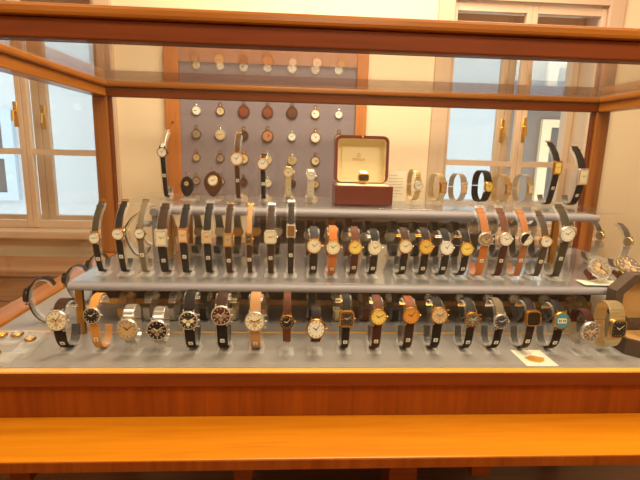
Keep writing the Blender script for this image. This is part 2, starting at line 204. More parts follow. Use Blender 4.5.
def acrylic_mat(name):
    m, nt, out = newmat(name)
    t = nt.nodes.new('ShaderNodeBsdfTransparent'); t.inputs['Color'].default_value = (.96, .95, .93, 1)
    g = nt.nodes.new('ShaderNodeBsdfPrincipled'); g.inputs['Base Color'].default_value = (.95, .92, .88, 1); g.inputs['Roughness'].default_value = .08
    lw = nt.nodes.new('ShaderNodeLayerWeight'); lw.inputs['Blend'].default_value = .35
    r = nt.nodes.new('ShaderNodeMapRange'); r.inputs['From Min'].default_value = .0; r.inputs['From Max'].default_value = 1.; r.inputs['To Min'].default_value = .02; r.inputs['To Max'].default_value = .42
    mx = nt.nodes.new('ShaderNodeMixShader')
    nt.links.new(lw.outputs['Facing'], r.inputs['Value']); nt.links.new(r.outputs[0], mx.inputs['Fac'])
    nt.links.new(t.outputs[0], mx.inputs[1]); nt.links.new(g.outputs[0], mx.inputs[2]); nt.links.new(mx.outputs[0], out.inputs['Surface'])
    return m
def leather(name, c): return plain(name, c, rough=.55, noise=.22, nscale=260, bump=.25, spec=.22)

M = {}
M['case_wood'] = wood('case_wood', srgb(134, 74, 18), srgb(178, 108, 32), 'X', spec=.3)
M['case_wood_y'] = wood('case_wood_y', srgb(150, 84, 22), srgb(196, 122, 40), 'Y', spec=.25, coat=.1)
M['case_wood_z'] = wood('case_wood_z', srgb(132, 72, 26), srgb(182, 110, 46), 'Z')
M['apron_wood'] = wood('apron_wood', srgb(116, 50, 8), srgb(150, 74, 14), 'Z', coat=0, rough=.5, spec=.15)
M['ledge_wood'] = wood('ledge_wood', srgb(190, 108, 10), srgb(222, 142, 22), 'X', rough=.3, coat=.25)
M['lip_wood'] = wood('lip_wood', srgb(236, 168, 76), srgb(250, 196, 104), 'X', rough=.25, coat=.4)
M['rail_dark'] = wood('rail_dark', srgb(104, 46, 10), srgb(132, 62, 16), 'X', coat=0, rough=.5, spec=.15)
M['board_frame'] = wood('board_frame', srgb(178, 100, 40), srgb(206, 128, 62), 'Z', rough=.4)
M['bench_wood'] = wood('bench_wood', srgb(150, 92, 46), srgb(206, 150, 92), 'X', rough=.4, coat=.1)
M['stool_wood'] = wood('stool_wood', srgb(150, 84, 36), srgb(196, 124, 60), 'X', rough=.4)
M['dark_wood'] = wood('dark_wood', srgb(34, 20, 10), srgb(58, 34, 18), 'X', rough=.6, coat=0, spec=.15)
M['floor_wood'] = wood('floor_wood', srgb(80, 48, 28), srgb(118, 76, 46), 'X', rough=.4)
M['window_paint'] = plain('window_paint', srgb(220, 186, 156), rough=.4, noise=.05, nscale=6)
M['casing_paint'] = plain('casing_paint', srgb(212, 178, 148), rough=.5, noise=.05, nscale=6)
M['wall'] = plain('wall', srgb(244, 217, 180), rough=.9, noise=.05, nscale=3, bump=.1)
M['ceiling'] = plain('ceiling', srgb(246, 236, 214), rough=.9, noise=.03, nscale=3)
M['deck_felt'] = plain('deck_felt', srgb(160, 152, 146), rough=.32, noise=.08, nscale=90, bump=.15)
M['shelf_grey'] = plain('shelf_grey', srgb(152, 144, 148), rough=.5, noise=.04, nscale=20)
M['board_felt'] = plain('board_felt', srgb(140, 124, 128), rough=.95, noise=.1, nscale=60, bump=.2)
M['pane'] = pane_mat('pane', refl=.9)
M['window_pane'] = pane_mat('window_pane', refl=.6)
M['top_pane'] = pane_mat('top_pane', tint=(.95, .93, .9, 1), refl=1.0, haze=.05)
M['shelf_glass'] = pane_mat('shelf_glass', refl=1.0, haze=.03)
M['acrylic'] = acrylic_mat('acrylic')
M['brass'] = plain('brass', srgb(190, 140, 60), rough=.3, metal=1, noise=.05)
M['hw_gold'] = plain('hw_gold', srgb(236, 190, 92), rough=.3, metal=.9, noise=.05)
M['clamp_grey'] = plain('clamp_grey', srgb(150, 145, 150), rough=.4, metal=.3, noise=.05)
M['card'] = plain('card', srgb(244, 232, 206), rough=.7, noise=.03)
M['ink'] = plain('ink', srgb(206, 190, 164), rough=.8, noise=.05)
M['print_gold'] = plain('print_gold', srgb(214, 150, 60), rough=.6, noise=.3, nscale=200)
M['red_leather'] = plain('red_leather', srgb(116, 36, 18), rough=.35, noise=.12, nscale=120, bump=.15, coat=.2)
M['lining'] = plain('lining', srgb(244, 228, 184), rough=.8, noise=.03, nscale=50)
M['box_dark'] = plain('box_dark', srgb(84, 66, 52), rough=.5, noise=.1, nscale=60, bump=.1)
M['box_tan'] = plain('box_tan', srgb(196, 146, 84), rough=.7, noise=.1, nscale=60)
M['ink_black'] = plain('ink_black', srgb(20, 16, 14), rough=.4, noise=.05)
M['facade'] = plain('facade', srgb(206, 212, 220), rough=.9, noise=.05, nscale=1)
M['facade_grey'] = plain('facade_grey', srgb(136, 122, 116), rough=.9, noise=.1, nscale=1)
M['facade_dark'] = plain('facade_dark', srgb(96, 90, 90), rough=.5, noise=.1, nscale=2)
M['facade_trim'] = plain('facade_trim', srgb(196, 214, 234), rough=.7, noise=.03)
M['street'] = plain('street', srgb(150, 148, 146), rough=.9, noise=.1, nscale=2)
CASEC = dict(gold=(222, 170, 84, .9), silver=(236, 230, 218, .75), greygold=(178, 156, 112, .9), rosegold=(226, 168, 124, .9), bronze=(168, 124, 80, .9), black=(40, 34, 30, .3), steelgold=(222, 196, 140, .9))
for k, c in CASEC.items(): M['c_'+k] = plain('metal_'+k, srgb(*c[:3]), rough=.26, metal=c[3], noise=.04)
DIALC = dict(white=(250, 242, 222), cream=(244, 228, 190), peach=(236, 196, 146), tan=(204, 168, 118), dark=(62, 44, 34), bronze=(150, 100, 58), yellow=(250, 214, 110), gold=(240, 190, 84), taupe=(160, 138, 112), black=(24, 22, 22), panda=(40, 36, 32), darkred=(84, 32, 22), amber=(226, 150, 62), beige=(226, 196, 150), darkgrey=(76, 74, 66), blueblack=(46, 52, 72), ledblack=(30, 14, 12), lcd=(74, 140, 150), bronzegrey=(122, 104, 96), blacksq=(40, 36, 32), halfblack=(248, 240, 220), redbrown=(134, 66, 44), brown=(96, 52, 34), redgold=(196, 130, 92))
for k, c in DIALC.items(): M['d_'+k] = plain('dial_'+k, srgb(*c), rough=.3, noise=.03, coat=.3)
STRAPC = dict(olive=(66, 58, 42), olive2=(84, 72, 48), black=(26, 22, 22), taupe=(120, 104, 80), darkbrown=(62, 38, 26), blackbrown=(38, 26, 22), brown=(84, 50, 30), lighttan=(192, 142, 92), slate=(58, 58, 62), orange=(200, 112, 46), redbrown=(104, 58, 38), darkred=(72, 34, 24), tan=(172, 106, 60), taupebrown=(76, 60, 48), brassy=(196, 142, 60), ambertan=(214, 146, 66), brownred2=(142, 76, 46), greenblack=(40, 42, 36), whiteleather=(226, 214, 190), greybrown=(150, 128, 112))
for k, c in STRAPC.items(): M['s_'+k] = leather('leather_'+k, srgb(*c))
METAL_STRAP = dict(steel=(206, 200, 190), palegold=(234, 216, 170), steelgold=(222, 196, 140), steelblack=(92, 88, 84), silverloop=(214, 200, 176))
for k, c in METAL_STRAP.items(): M['s_'+k] = plain('bracelet_'+k, srgb(*c), rough=.3, metal=.85, noise=.06, nscale=100)
# ---------------------------------------------------------------- mesh helpers
class MB:
    def __init__(s): s.v = []; s.f = []; s.mi = []
    def add(s, vs, fs, mi=0, mat=None):
        b = len(s.v)
        s.v += [tuple(mat @ Vector(v)) if mat is not None else tuple(v) for v in vs]
        s.f += [tuple(b+i for i in f) for f in fs]; s.mi += [mi]*len(fs)
    def box(s, x0, x1, y0, y1, z0, z1, mi=0, mat=None, bev=0.0):
        if bev:
            bm = bmesh.new(); bmesh.ops.create_cube(bm, size=1)
            for v in bm.verts: v.co = Vector(((x0+x1)/2+v.co.x*(x1-x0), (y0+y1)/2+v.co.y*(y1-y0), (z0+z1)/2+v.co.z*(z1-z0)))
            bmesh.ops.bevel(bm, geom=bm.edges[:], offset=bev, segments=2, affect='EDGES', profile=.5)
            bm.verts.index_update()
            s.add([v.co[:] for v in bm.verts], [[v.index for v in f.verts] for f in bm.faces], mi, mat); bm.free(); return
        vs = [(x, y, z) for x in (x0, x1) for y in (y0, y1) for z in (z0, z1)]
        s.add(vs, [(0, 1, 3, 2), (4, 6, 7, 5), (0, 4, 5, 1), (2, 3, 7, 6), (0, 2, 6, 4), (1, 5, 7, 3)], mi, mat)
    def lathe(s, prof, n=24, sx=1., sy=1., mi=0, mat=None):   # prof: (r, c) from bottom to top around local z
        vs = []; fs = []
        for r, c in prof:
            for k in range(n):
                a = 2*PI*k/n; vs.append((r*math.cos(a)*sx, r*math.sin(a)*sy, c))
        for i in range(len(prof)-1):
            for k in range(n):
                k2 = (k+1) % n; fs.append((i*n+k, i*n+k2, (i+1)*n+k2, (i+1)*n+k))
        fs.append(tuple(reversed(range(n)))); fs.append(tuple((len(prof)-1)*n+k for k in range(n)))
        s.add(vs, fs, mi, mat)
    def prism(s, poly, c0, c1, mi=0, mat=None):               # polygon in x,y extruded along z
        n = len(poly)
        vs = [(x, y, c0) for x, y in poly]+[(x, y, c1) for x, y in poly]
        fs = [tuple(reversed(range(n))), tuple(range(n, 2*n))]+[(k, (k+1) % n, n+(k+1) % n, n+k) for k in range(n)]
        s.add(vs, fs, mi, mat)
    def ring_prism(s, outer, inner, c0, c1, mi=0, mat=None):
        n = len(outer)
        vs = [(x, y, c0) for x, y in outer]+[(x, y, c1) for x, y in outer]+[(x, y, c0) for x, y in inner]+[(x, y, c1) for x, y in inner]
        fs = []
        for k in range(n):
            j = (k+1) % n
            fs += [(k, j, n+j, n+k), (2*n+j, 2*n+k, 3*n+k, 3*n+j), (n+k, n+j, 3*n+j, 3*n+k), (j, k, 2*n+k, 2*n+j)]
        s.add(vs, fs, mi, mat)
    def tube(s, pts, r, n=8, mi=0, mat=None):
        pts = [Vector(p) for p in pts]; vs = []; fs = []
        for i, p in enumerate(pts):
            t = (pts[min(i+1, len(pts)-1)]-pts[max(i-1, 0)]).normalized()
            a = t.orthogonal().normalized() if i == 0 else (a-t*a.dot(t)).normalized()
            b = t.cross(a)
            for k in range(n):
                an = 2*PI*k/n; vs.append(p+(a*math.cos(an)+b*math.sin(an))*r)
        for i in range(len(pts)-1):
            for k in range(n):
                k2 = (k+1) % n; fs.append((i*n+k, i*n+k2, (i+1)*n+k2, (i+1)*n+k))
        fs.append(tuple(reversed(range(n)))); fs.append(tuple((len(pts)-1)*n+k for k in range(n)))
        s.add(vs, fs, mi, mat)
    def build(s, name, mats, parent=None, smooth=False):
        me = bpy.data.meshes.new(name); me.from_pydata(s.v, [], s.f)
        for m in (mats if isinstance(mats, (list, tuple)) else [mats]): me.materials.append(m)
        me.polygons.foreach_set('material_index', s.mi)
        if smooth: me.polygons.foreach_set('use_smooth', [True]*len(s.f))
        bm = bmesh.new(); bm.from_mesh(me); bmesh.ops.recalc_face_normals(bm, faces=bm.faces[:]); bm.to_mesh(me); bm.free()
        if smooth:
            try: me.set_sharp_from_angle(angle=math.radians(42))
            except Exception: pass
        me.update()
        o = bpy.data.objects.new(name, me); COL.objects.link(o)
        if parent is not None: o.parent = parent
        return o
def bx(name, m, x0, x1, y0, y1, z0, z1, parent=None, bev=0.):
    b = MB(); b.box(x0, x1, y0, y1, z0, z1, bev=bev); return b.build(name, m, parent)
def tag(o, label=None, cat=None, group=None, kind=None):
    for k, v in (('label', label), ('category', cat), ('group', group), ('kind', kind)):
        if v: o[k] = v
    return o
def empty(name, loc=(0, 0, 0), rz=0.):
    o = bpy.data.objects.new(name, None); COL.objects.link(o); o.location = loc; o.rotation_euler = (0, 0, rz); o.empty_display_size = .02
    return o
def rrect(w, h, r, n=5):
    out = []
    for cx, cy, a0 in ((w/2-r, h/2-r, 0), (-w/2+r, h/2-r, 90), (-w/2+r, -h/2+r, 180), (w/2-r, -h/2+r, 270)):
        for k in range(n):
            a = math.radians(a0+90*k/(n-1)); out.append((cx+r*math.cos(a), cy+r*math.sin(a)))
    return out
# ---------------------------------------------------------------- room
def struct(name, m, *a, **k): return tag(bx(name, m, *a, **k), kind='structure')
X0, X1, YF = -3.4, 3.6, -3.0
W1 = (-1.875, -1.015); W2 = (.82, 1.68); WZ = (.03, 1.30); WT = .34
struct('floor', M['floor_wood'], X0, X1, YF, YW+WT, FLOOR-.1, FLOOR)
struct('ceiling', M['ceiling'], X0, X1, YF, YW+WT, CEIL, CEIL+.1)
b = MB()
for xa, xb in ((X0, W1[0]), (W1[1], W2[0]), (W2[1], X1)): b.box(xa, xb, YW, YW+WT, FLOOR, CEIL)
for w in (W1, W2):
    b.box(w[0], w[1], YW, YW+WT, FLOOR, WZ[0]); b.box(w[0], w[1], YW, YW+WT, WZ[1], CEIL)
tag(b.build('wall_back', M['wall']), kind='structure')
struct('wall_left', M['wall'], X0-.1, X0, YF, YW+WT, FLOOR, CEIL)
struct('wall_right', M['wall'], X1, X1+.1, YF, YW+WT, FLOOR, CEIL)
struct('wall_front', M['wall'], X0-.1, X1+.1, YF-.1, YF, FLOOR, CEIL)
def sash(root, name, xa, xb, y, stile, handle_x=None):
    z0, z1 = WZ[0]+.0, WZ[1]-.02
    b = MB(); t = .035
    b.box(xa, xa+stile, y, y+t, z0, z1, bev=.004); b.box(xb-stile, xb, y, y+t, z0, z1, bev=.004)
    b.box(xa+stile, xb-stile, y+.001, y+t-.001, z0, z0+.042); b.box(xa+stile, xb-stile, y+.001, y+t-.001, z1-.04, z1)
    b.box(xa+stile, xb-stile, y+.002, y+t-.002, .428, .456)
    s = b.build(name, M['window_paint'], root)
    bx('pane', M['window_pane'], xa+stile, xb-stile, y+.014, y+.018, z0+.042, z1-.04, s)
    if handle_x is not None:
        h = MB(); h.box(handle_x-.012, handle_x+.012, y-.008, y, .57, .70, bev=.003)
        h.tube([(handle_x, y-.006, .65), (handle_x, y-.03, .65), (handle_x, y-.034, .60)], .008)
        h.build('handle', M['hw_gold'], s, True)
def window(n, w):
    r = tag(empty('window_%d' % n, (0, 0, 0)), kind='structure')
    b = MB(); c = .075
    b.box(w[0]-c, w[0]+.012, YW-.022, YW, WZ[0]-.0, WZ[1]+c, bev=.005); b.box(w[1]-.012, w[1]+c, YW-.022, YW, WZ[0], WZ[1]+c, bev=.005)
    b.box(w[0]+.012, w[1]-.012, YW-.021, YW, WZ[1]-.012, WZ[1]+c)
    b.build('casing', M['casing_paint'], r)
    b = MB(); b.box(w[0]-c-.03, w[1]+c+.03, YW-.09, YW+.02, WZ[0]-.045, WZ[0], bev=.008); b.build('window_sill', M['window_paint'], r)
    mid = (w[0]+w[1])/2
    sash(r, 'sash', w[0]+.005, mid+.012, YW+.005, .030, mid-.02 if n == 1 else None)
    sash(r, 'sash', mid+.013, w[1]-.005, YW+.005, .030, mid+.028 if n == 2 else None)
    sash(r, 'outer_sash', w[0]+.005, mid-.001, YW+.20, .042)
    sash(r, 'outer_sash', mid+.001, w[1]-.005, YW+.20, .042, mid+.02 if n == 1 else mid-.01)
    # painted lining of the deep window box
    b = MB(); b.box(w[0], w[0]+.004, YW+.045, YW+WT, WZ[0], WZ[1]); b.box(w[1]-.004, w[1], YW+.045, YW+WT, WZ[0], WZ[1]); b.box(w[0]+.004, w[1]-.004, YW+.045, YW+WT, WZ[0]-.0, WZ[0]+.004)
    b.build('window_lining', M['window_paint'], r)
window(1, W1); window(2, W2)
# outside: pale house front across the street, grey house beside it
YE = 5.2
def house(name, label, m, xa, xb, zt, wins, trim):
    r = tag(empty(name, ((xa+xb)/2, YE, -4)), label, 'building')
    def P(nm, mat, x0, x1, y0, y1, z0, z1, par=r):
        o = bx(nm, mat, x0-(xa+xb)/2, x1-(xa+xb)/2, y0-YE, y1-YE, z0+4, z1+4, par); return o
    P('facade_wall', m, xa, xb, YE, YE+3, -4, zt)
    P('cornice', M['facade_trim'], xa-.05, xb+.05, YE-.25, YE-.001, zt-.22, zt)
    for (x0, x1, z0, z1) in wins:
        b = MB(); cx = (xa+xb)/2
        for q in ((x0-.13, x0, z0-.1, z1+.1), (x1, x1+.13, z0-.1, z1+.1), (x0, x1, z1, z1+.1), (x0, x1, z0-.1, z0), (x0, x1, (z0+z1)/2-.04, (z0+z1)/2+.04)):
            b.box(q[0]-cx, q[1]-cx, -.06, -.002, q[2]+4, q[3]+4)
        f = b.build('house_window', trim, r)
        bx('pane', M['facade_dark'], x0-cx, x1-cx, -.02, -.003, z0+4, z1+4, f)
house('pale_house', 'pale blue white house front across the street seen through the tall windows', M['facade'], -9, 2.74, 6.0,
      [(-4.35, -3.68, -.16, .78), (-7.2, -6.4, -.25, .85), (-4.55, -3.86, 2.1, 3.2), (-2.2, -1.4, -.3, .9), (.2, 1., -.3, .9)], M['facade_trim'])
house('grey_house', 'grey brown house with pale window frame seen through the wide window beyond top shelf', M['facade_grey'], 2.86, 10, 1.42,
      [(3.42, 3.92, -1.2, .86), (5, 5.8, -1.2, .86)], M['wall'])
tag(bx('street', M['street'], -12, 14, YW+WT+.2, 9, -4.1, -4.0), kind='structure')
# furniture along the window wall
r = tag(empty('wooden_chest', (-1.58, 1.36, FLOOR)), 'low light brown plank chest standing under the tall window', 'chest')
b = MB()
for i in range(6): b.box(-.62, .62, -.13, .13, .06+i*.125, .06+i*.125+.121, bev=.004)
b.build('plank_body', M['bench_wood'], r)
bx('chest_lid', M['bench_wood'], -.64, .64, -.15, .14, .812, .845, r, bev=.006)
b = MB()
for sx in (-.56, .56):
    for sy in (-.08, .08):
        b = MB(); b.box(sx-.03, sx+.03, sy-.03, sy+.03, 0, .0595); b.build('foot', M['bench_wood'], r)
r = tag(empty('dark_cabinet', (.43, 1.42, FLOOR)), 'dark brown low wooden cabinet behind the case below the pocket watch board', 'cabinet')
bx('cabinet_body', M['dark_wood'], -.6, .6, -.13, .15, .05, 1.08, r)
bx('cabinet_top', M['dark_wood'], -.62, .62, -.15, .155, 1.081, 1.10, r, bev=.004)
for i in range(3): bx('door', M['dark_wood'], -.58+i*.39, -.21+i*.39, -.148, -.131, .09, 1.05, r, bev=.004)
for sx in (-.55, .55): bx('plinth', M['dark_wood'], sx-.03, sx+.03, -.1, .1, 0, .0495, r)
r = tag(empty('wooden_stool', (-.40, 1.36, FLOOR), .12), 'orange brown wooden stool standing behind the case beside the dark cabinet', 'stool')
bx('seat', M['stool_wood'], -.15, .15, -.13, .13, .93, .965, r, bev=.006)
bx('seat_apron', M['stool_wood'], -.13, .13, -.115, .115, .84, .9295, r)
for sx in (-.11, .11):
    for sy in (-.095, .095): bx('leg', M['stool_wood'], sx-.018, sx+.018, sy-.018, sy+.018, 0, .8395, r)
# ---------------------------------------------------------------- pocket watch board on the wall
BX0, BX1, BZ0, BZ1 = -.685, .385, .17, .995
r = tag(empty('pocket_watch_board', (0, YW, 0)), 'orange wood framed grey violet felt board of pocket watches hung on cream wall', 'display board')
b = MB(); b.box(BX0, BX0+.075, -.03, -.001, BZ0, BZ1, bev=.004); b.box(BX1-.06, BX1, -.03, -.001, BZ0, BZ1, bev=.004)
b.box(BX0+.075, BX1-.06, -.029, -.001, BZ1-.07, BZ1); b.box(BX0+.075, BX1-.06, -.029, -.001, BZ0, BZ0+.06)
b.build('board_frame', M['board_frame'], r)
bx('felt_panel', M['board_felt'], BX0+.0755, BX1-.0605, -.012, -.002, BZ0+.0605, BZ1-.0705, r)
b = MB(); b.lathe([(.006, 0), (.006, .006), (.003, .009)], 10, mat=Matrix.Translation((BX0+.04, -.031, .62)) @ Matrix.Rotation(PI/2, 4, 'X')); b.build('lock', M['brass'], r)
ORD = ['first', 'second', 'third', 'fourth', 'fifth', 'sixth', 'seventh']
ROWN = ['top row', 'second row', 'third row', 'fourth row', 'lowest row']
def clock_dial(b, R, sy, c, mi_mark):
    for k in range(12):
        a = 2*PI*k/12; b.box(-R*.035, R*.035, R*.74, R*.92, c, c+.0004, mi_mark, Matrix.Diagonal((1, sy, 1, 1)) @ Matrix.Rotation(a, 4, 'Z'))
def hands_mesh(R, sy, c, ang=(-60, 55)):
    b = MB()
    b.box(-R*.045, R*.045, -R*.1, R*.5, c, c+.0005, mat=Matrix.Diagonal((1, sy, 1, 1)) @ Matrix.Rotation(math.radians(-ang[0]), 4, 'Z'))
    b.box(-R*.035, R*.035, -R*.1, R*.78, c+.0006, c+.0011, mat=Matrix.Diagonal((1, sy, 1, 1)) @ Matrix.Rotation(math.radians(-ang[1]), 4, 'Z'))
    b.lathe([(R*.08, c), (R*.08, c+.0014)], 8)
    return b
def put(b, mat):
    b.v = [tuple(mat @ Vector(v)) for v in b.v]; return b
def pocket(row, col, x, z, kind, dial, dia):
    lab_c = {'gold': 'gold rimmed', 'silver': 'silver rimmed', 'bronze': 'bronze', 'leather': 'leather covered'}[kind]
    dn = {'redbrown': 'red brown', 'dark': 'dark', 'redgold': 'reddish gold'}.get(dial, dial)
    o = tag(empty('pocket_watch', (x, YW-.0125, z)), '%s pocket watch, %s face, %s column from board lock, %s' % (lab_c, dn, ORD[col], ROWN[row]), 'pocket watch', 'pocket watches pinned to the felt board')
    R = dia/2; m = M['c_'+kind] if kind != 'leather' else M['s_redbrown' if dial == 'redbrown' else 's_brown']
    T = Matrix.Rotation(PI/2, 4, 'X')
    b = MB()
    if kind == 'leather':
        pts = []
        for k in range(28):
            a = 2*PI*k/28; rr = R*(1.0+.16*max(0, math.sin(a))**3); pts.append((rr*math.cos(a), rr*math.sin(a)))
        b.prism(pts, .0, .007, mat=T); b.prism([(p[0]*.9, p[1]*.9) for p in pts], .007, .011, mat=T)
    else:
        b.lathe([(R*.8, 0), (R, .003), (R, .007), (R*.92, .0105), (R*.84, .0105), (R*.82, .009)], 28, mat=T)
    b.build('case', m, o, True)
    rd = R*.81 if kind != 'leather' else R*.7
    b = MB(); c0 = .0092 if kind != 'leather' else .0112
    b.lathe([(rd, c0), (rd, c0+.0006)], 26)
    dk = dial if kind != 'leather' else dial
    if kind != 'leather': clock_dial(b, rd, 1, c0+.0006, 1)
    d = put(b, T).build('dial', [M['d_'+dk], M['ink_black']], o)
    if kind != 'leather': put(hands_mesh(rd, 1, c0+.0012, (random.randint(-90, 120), random.randint(-120, 120))), T).build('hands', M['ink_black'], d)
    b = MB(); b.lathe([(.0045, R*1.0), (.0045, R+.008), (.003, R+.010)], 10); b.v = [(v[0], v[1]-.005, v[2]) for v in b.v]; b.build('crown', m, o, True)
    b = MB(); b.tube([(.009*math.cos(2*PI*k/14), -.005, R+.012+.009*math.sin(2*PI*k/14)) for k in range(15)], .0014, 6); b.build('bow', m, o, True)
for p in POCKET: pocket(*p)
# ---------------------------------------------------------------- the glazed case
case = tag(empty('display_case', ((XL+XR)/2, D/2, FLOOR)), 'large orange brown wooden glazed table case holding rows of wristwatches', 'display case')
CX, CY = (XL+XR)/2, D/2
def cpart(name, m, boxes, bev=0., parent=case, off=True):
    b = MB()
    for q in boxes: b.box(q[0]-CX, q[1]-CX, q[2]-CY, q[3]-CY, q[4]-FLOOR, q[5]-FLOOR, bev=bev)
    return b.build(name, m, parent)
T = .048
PO = .018            # the posts stand this far outside the rail line
XA, XB, YA, YB = XL-PO-.062, XR+PO+.062, -.0, D+T          # outside faces
TOPZ = .757
for (x, y) in ((XA, YA), (XB-.062, YA), (XA, D), (XB-.062, D)):
    cpart('post', M['case_wood_z'], [(x, x+.062, y, y+T-.004, .0125, H)], bev=.004)
    cpart('post_bead', M['rail_dark'], [(x+.0625 if x < 0 else x-.0105, x+.0725 if x < 0 else x-.0005, y+.012, y+T-.010, .0125, H-.0005)], bev=.002)
# top rails: recessed board below, overhanging moulding above
def rail(x0, x1, y0, y1, ax):
    m = M['case_wood'] if ax == 'X' else M['case_wood_y']
    o = .014
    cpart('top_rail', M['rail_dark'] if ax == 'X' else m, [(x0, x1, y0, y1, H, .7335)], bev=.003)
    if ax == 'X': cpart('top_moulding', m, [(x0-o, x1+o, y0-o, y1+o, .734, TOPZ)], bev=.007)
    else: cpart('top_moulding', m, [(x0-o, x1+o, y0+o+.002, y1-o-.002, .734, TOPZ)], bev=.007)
rail(XA, XB, YA, YA+T-.006, 'X'); rail(XA, XB, D, D+T-.006, 'X')
rail(XA, XA+.062, YA+T-.005, D-.001, 'Y'); rail(XB-.062, XB, YA+T-.005, D-.001, 'Y')
# glass
g0, g1 = .012, .016
cpart('front_pane', M['pane'], [(XA+.073, XB-.073, g0+.004, g1+.004, ZD+.0002, H-.001)])
cpart('rear_pane', M['pane'], [(XA+.073, XB-.073, D+.022, D+.026, .0125, H-.001)])
cpart('side_pane', M['pane'], [(XA+.034, XA+.038, T, D-.001, .0125, H-.001)])
cpart('side_pane', M['pane'], [(XB-.038, XB-.034, T, D-.001, .0125, H-.001)])
cpart('top_pane', M['top_pane'], [(XA+.062+.015, XB-.062-.015, YA+T+.010, D-.016, .7495, .7545)])
# low rails round the deck, deck, apron and ledge
for q in ((XA, XB, YA-.006, YA+.0105, -.036, -.0035), (XA, XB, D, D+T, -.036, .012)):
    cpart('bottom_rail', M['rail_dark'], [q], bev=.003)
cpart('bottom_bead', M['lip_wood'], [(XA, XB, YA-.007, YA+.0105, -.003, .0035)], bev=.002)
for q in ((XA, XL, YA+.011, D-.001, -.036, .012), (XR, XB, YA+.011, D-.001, -.036, .012)):
    cpart('bottom_rail', M['case_wood_y'], [q], bev=.005)
cpart('deck', M['deck_felt'], [(XL+.001, XR-.001, .011, .2095, -.03, ZD), (XL+.001, XR-.001, .2165, D-.001, -.03, ZD)])
cpart('deck_joint_strip', M['lip_wood'], [(XL+.01, XR-.01, .21, .216, -.03, ZD+.002)])
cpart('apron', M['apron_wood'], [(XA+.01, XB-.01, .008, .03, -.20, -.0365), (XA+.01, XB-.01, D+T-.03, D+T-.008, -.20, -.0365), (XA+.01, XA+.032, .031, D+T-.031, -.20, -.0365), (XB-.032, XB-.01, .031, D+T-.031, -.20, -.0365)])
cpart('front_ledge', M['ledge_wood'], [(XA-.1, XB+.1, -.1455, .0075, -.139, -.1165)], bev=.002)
cpart('ledge_shaded_edge', M['apron_wood'], [(XA-.1, XB+.1, -.149, -.1458, -.1395, -.1175)], bev=.001)  # front edge of the ledge, its shade put into a darker wood colour
for x in (-.56, -.1, .42, 1.2):
    b = MB(); b.box(x-.02-CX, x+.02-CX, -.10-CY, .0075-CY, -.20-FLOOR, -.1395-FLOOR); b.build('ledge_bracket', M['rail_dark'], case)
for x in (XL, CX, XR):
    for y in (.06, D-.03):
        cpart('leg', M['rail_dark'], [(x-.035, x+.035, y-.035, y+.035, FLOOR, -.031 if False else -.2005)])
cpart('case_floor', M['dark_wood'], [(XA+.033, XB-.033, .032, D+T-.032, -.2, -.185)])
# dark riser with wooden lip under the middle shelf
r = tag(empty('riser_block', (.20, .595, ZD)), 'long dark brown riser block with orange wooden lip under the middle shelf', 'riser')
bx('riser_body', M['dark_wood'], -.83, .80, -.145, .06, .0005, .112, r)
bx('wooden_lip', M['lip_wood'], -.83, .80, -.157, -.146, .0005, .016, r)
# ---------------------------------------------------------------- shelves
def shelf(name, label, x0, x1, y0, y1, ztop, zbase, gx0, gx1, gy0, gy1, legs, th=.02):
    r = tag(empty(name, ((x0+x1)/2, (y0+y1)/2, zbase)), label, 'shelf')
    cx, cy = (x0+x1)/2, (y0+y1)/2
    b = MB(); zt = ztop-.005-zbase; zb = zt-th
    # board section with a rounded front nose, swept along x
    sec = [(y1-cy, zb), (y1-cy, zt)]+[(y0-cy+th/2+th/2*math.cos(a), zb+th/2+th/2*math.sin(a)) for a in [math.radians(v) for v in range(90, 271, 18)]]
    n = len(sec); vs = [(x0-cx, p[0], p[1]) for p in sec]+[(x1-cx, p[0], p[1]) for p in sec]
    b.add(vs, [tuple(range(n)), tuple(reversed(range(n, 2*n)))]+[(k, n+k, n+(k+1) % n, (k+1) % n) for k in range(n)])
    b.build('shelf_board', M['shelf_grey'], r, True)
    b = MB(); b.box(gx0-cx, gx1-cx, gy0-cy, gy1-cy, zt+.0003, zt+.005, bev=.0012); b.build('glass_sheet', M['shelf_glass'], r)
    for lx, ly in legs:
        b = MB(); b.box(lx-cx-.009, lx-cx+.009, ly-cy-.006, ly-cy+.006, .0005, zb-.0002); b.build('leg', M['brass'], r)
shelf('display_shelf', 'long lower grey shelf with glass sheet carrying two rows of wristwatches', -.575, 1.10, .187, .72, ZM, ZD, -.575, 1.10, .2, .72, [(-.553, .203), (1.07, .203), (-.553, .70), (1.07, .70)])
shelf('display_shelf', 'upper grey shelf with overhanging glass sheet carrying red box and small watches', -.385, .93, .36, .70, ZT, ZM, -.52, 1.03, .40, .73, [(-.372, .40), (.80, .372), (-.372, .68), (.80, .68)])
r = tag(empty('shelf_clamp', (-.408, .40, ZM)), 'grey metal shelf clamp with screw knob at window end of upper shelf', 'clamp')
b = MB(); b.tube([(0, -.02, .155), (0, .03, .155)], .012, 12); b.build('clamp_barrel', M['clamp_grey'], r, True)
b = MB(); b.box(-.012, .006, -.004, .012, .0005, .143, bev=.002); b.build('bracket', M['clamp_grey'], r)
b = MB(); b.tube([(-.045, -.012, .12), (-.012, -.012, .12)], .009, 10); b.lathe([(.013, 0), (.013, .008)], 12, mat=Matrix.Translation((-.05, -.012, .12)) @ Matrix.Rotation(PI/2, 4, 'Y')); b.build('knob', M['clamp_grey'], r, True)
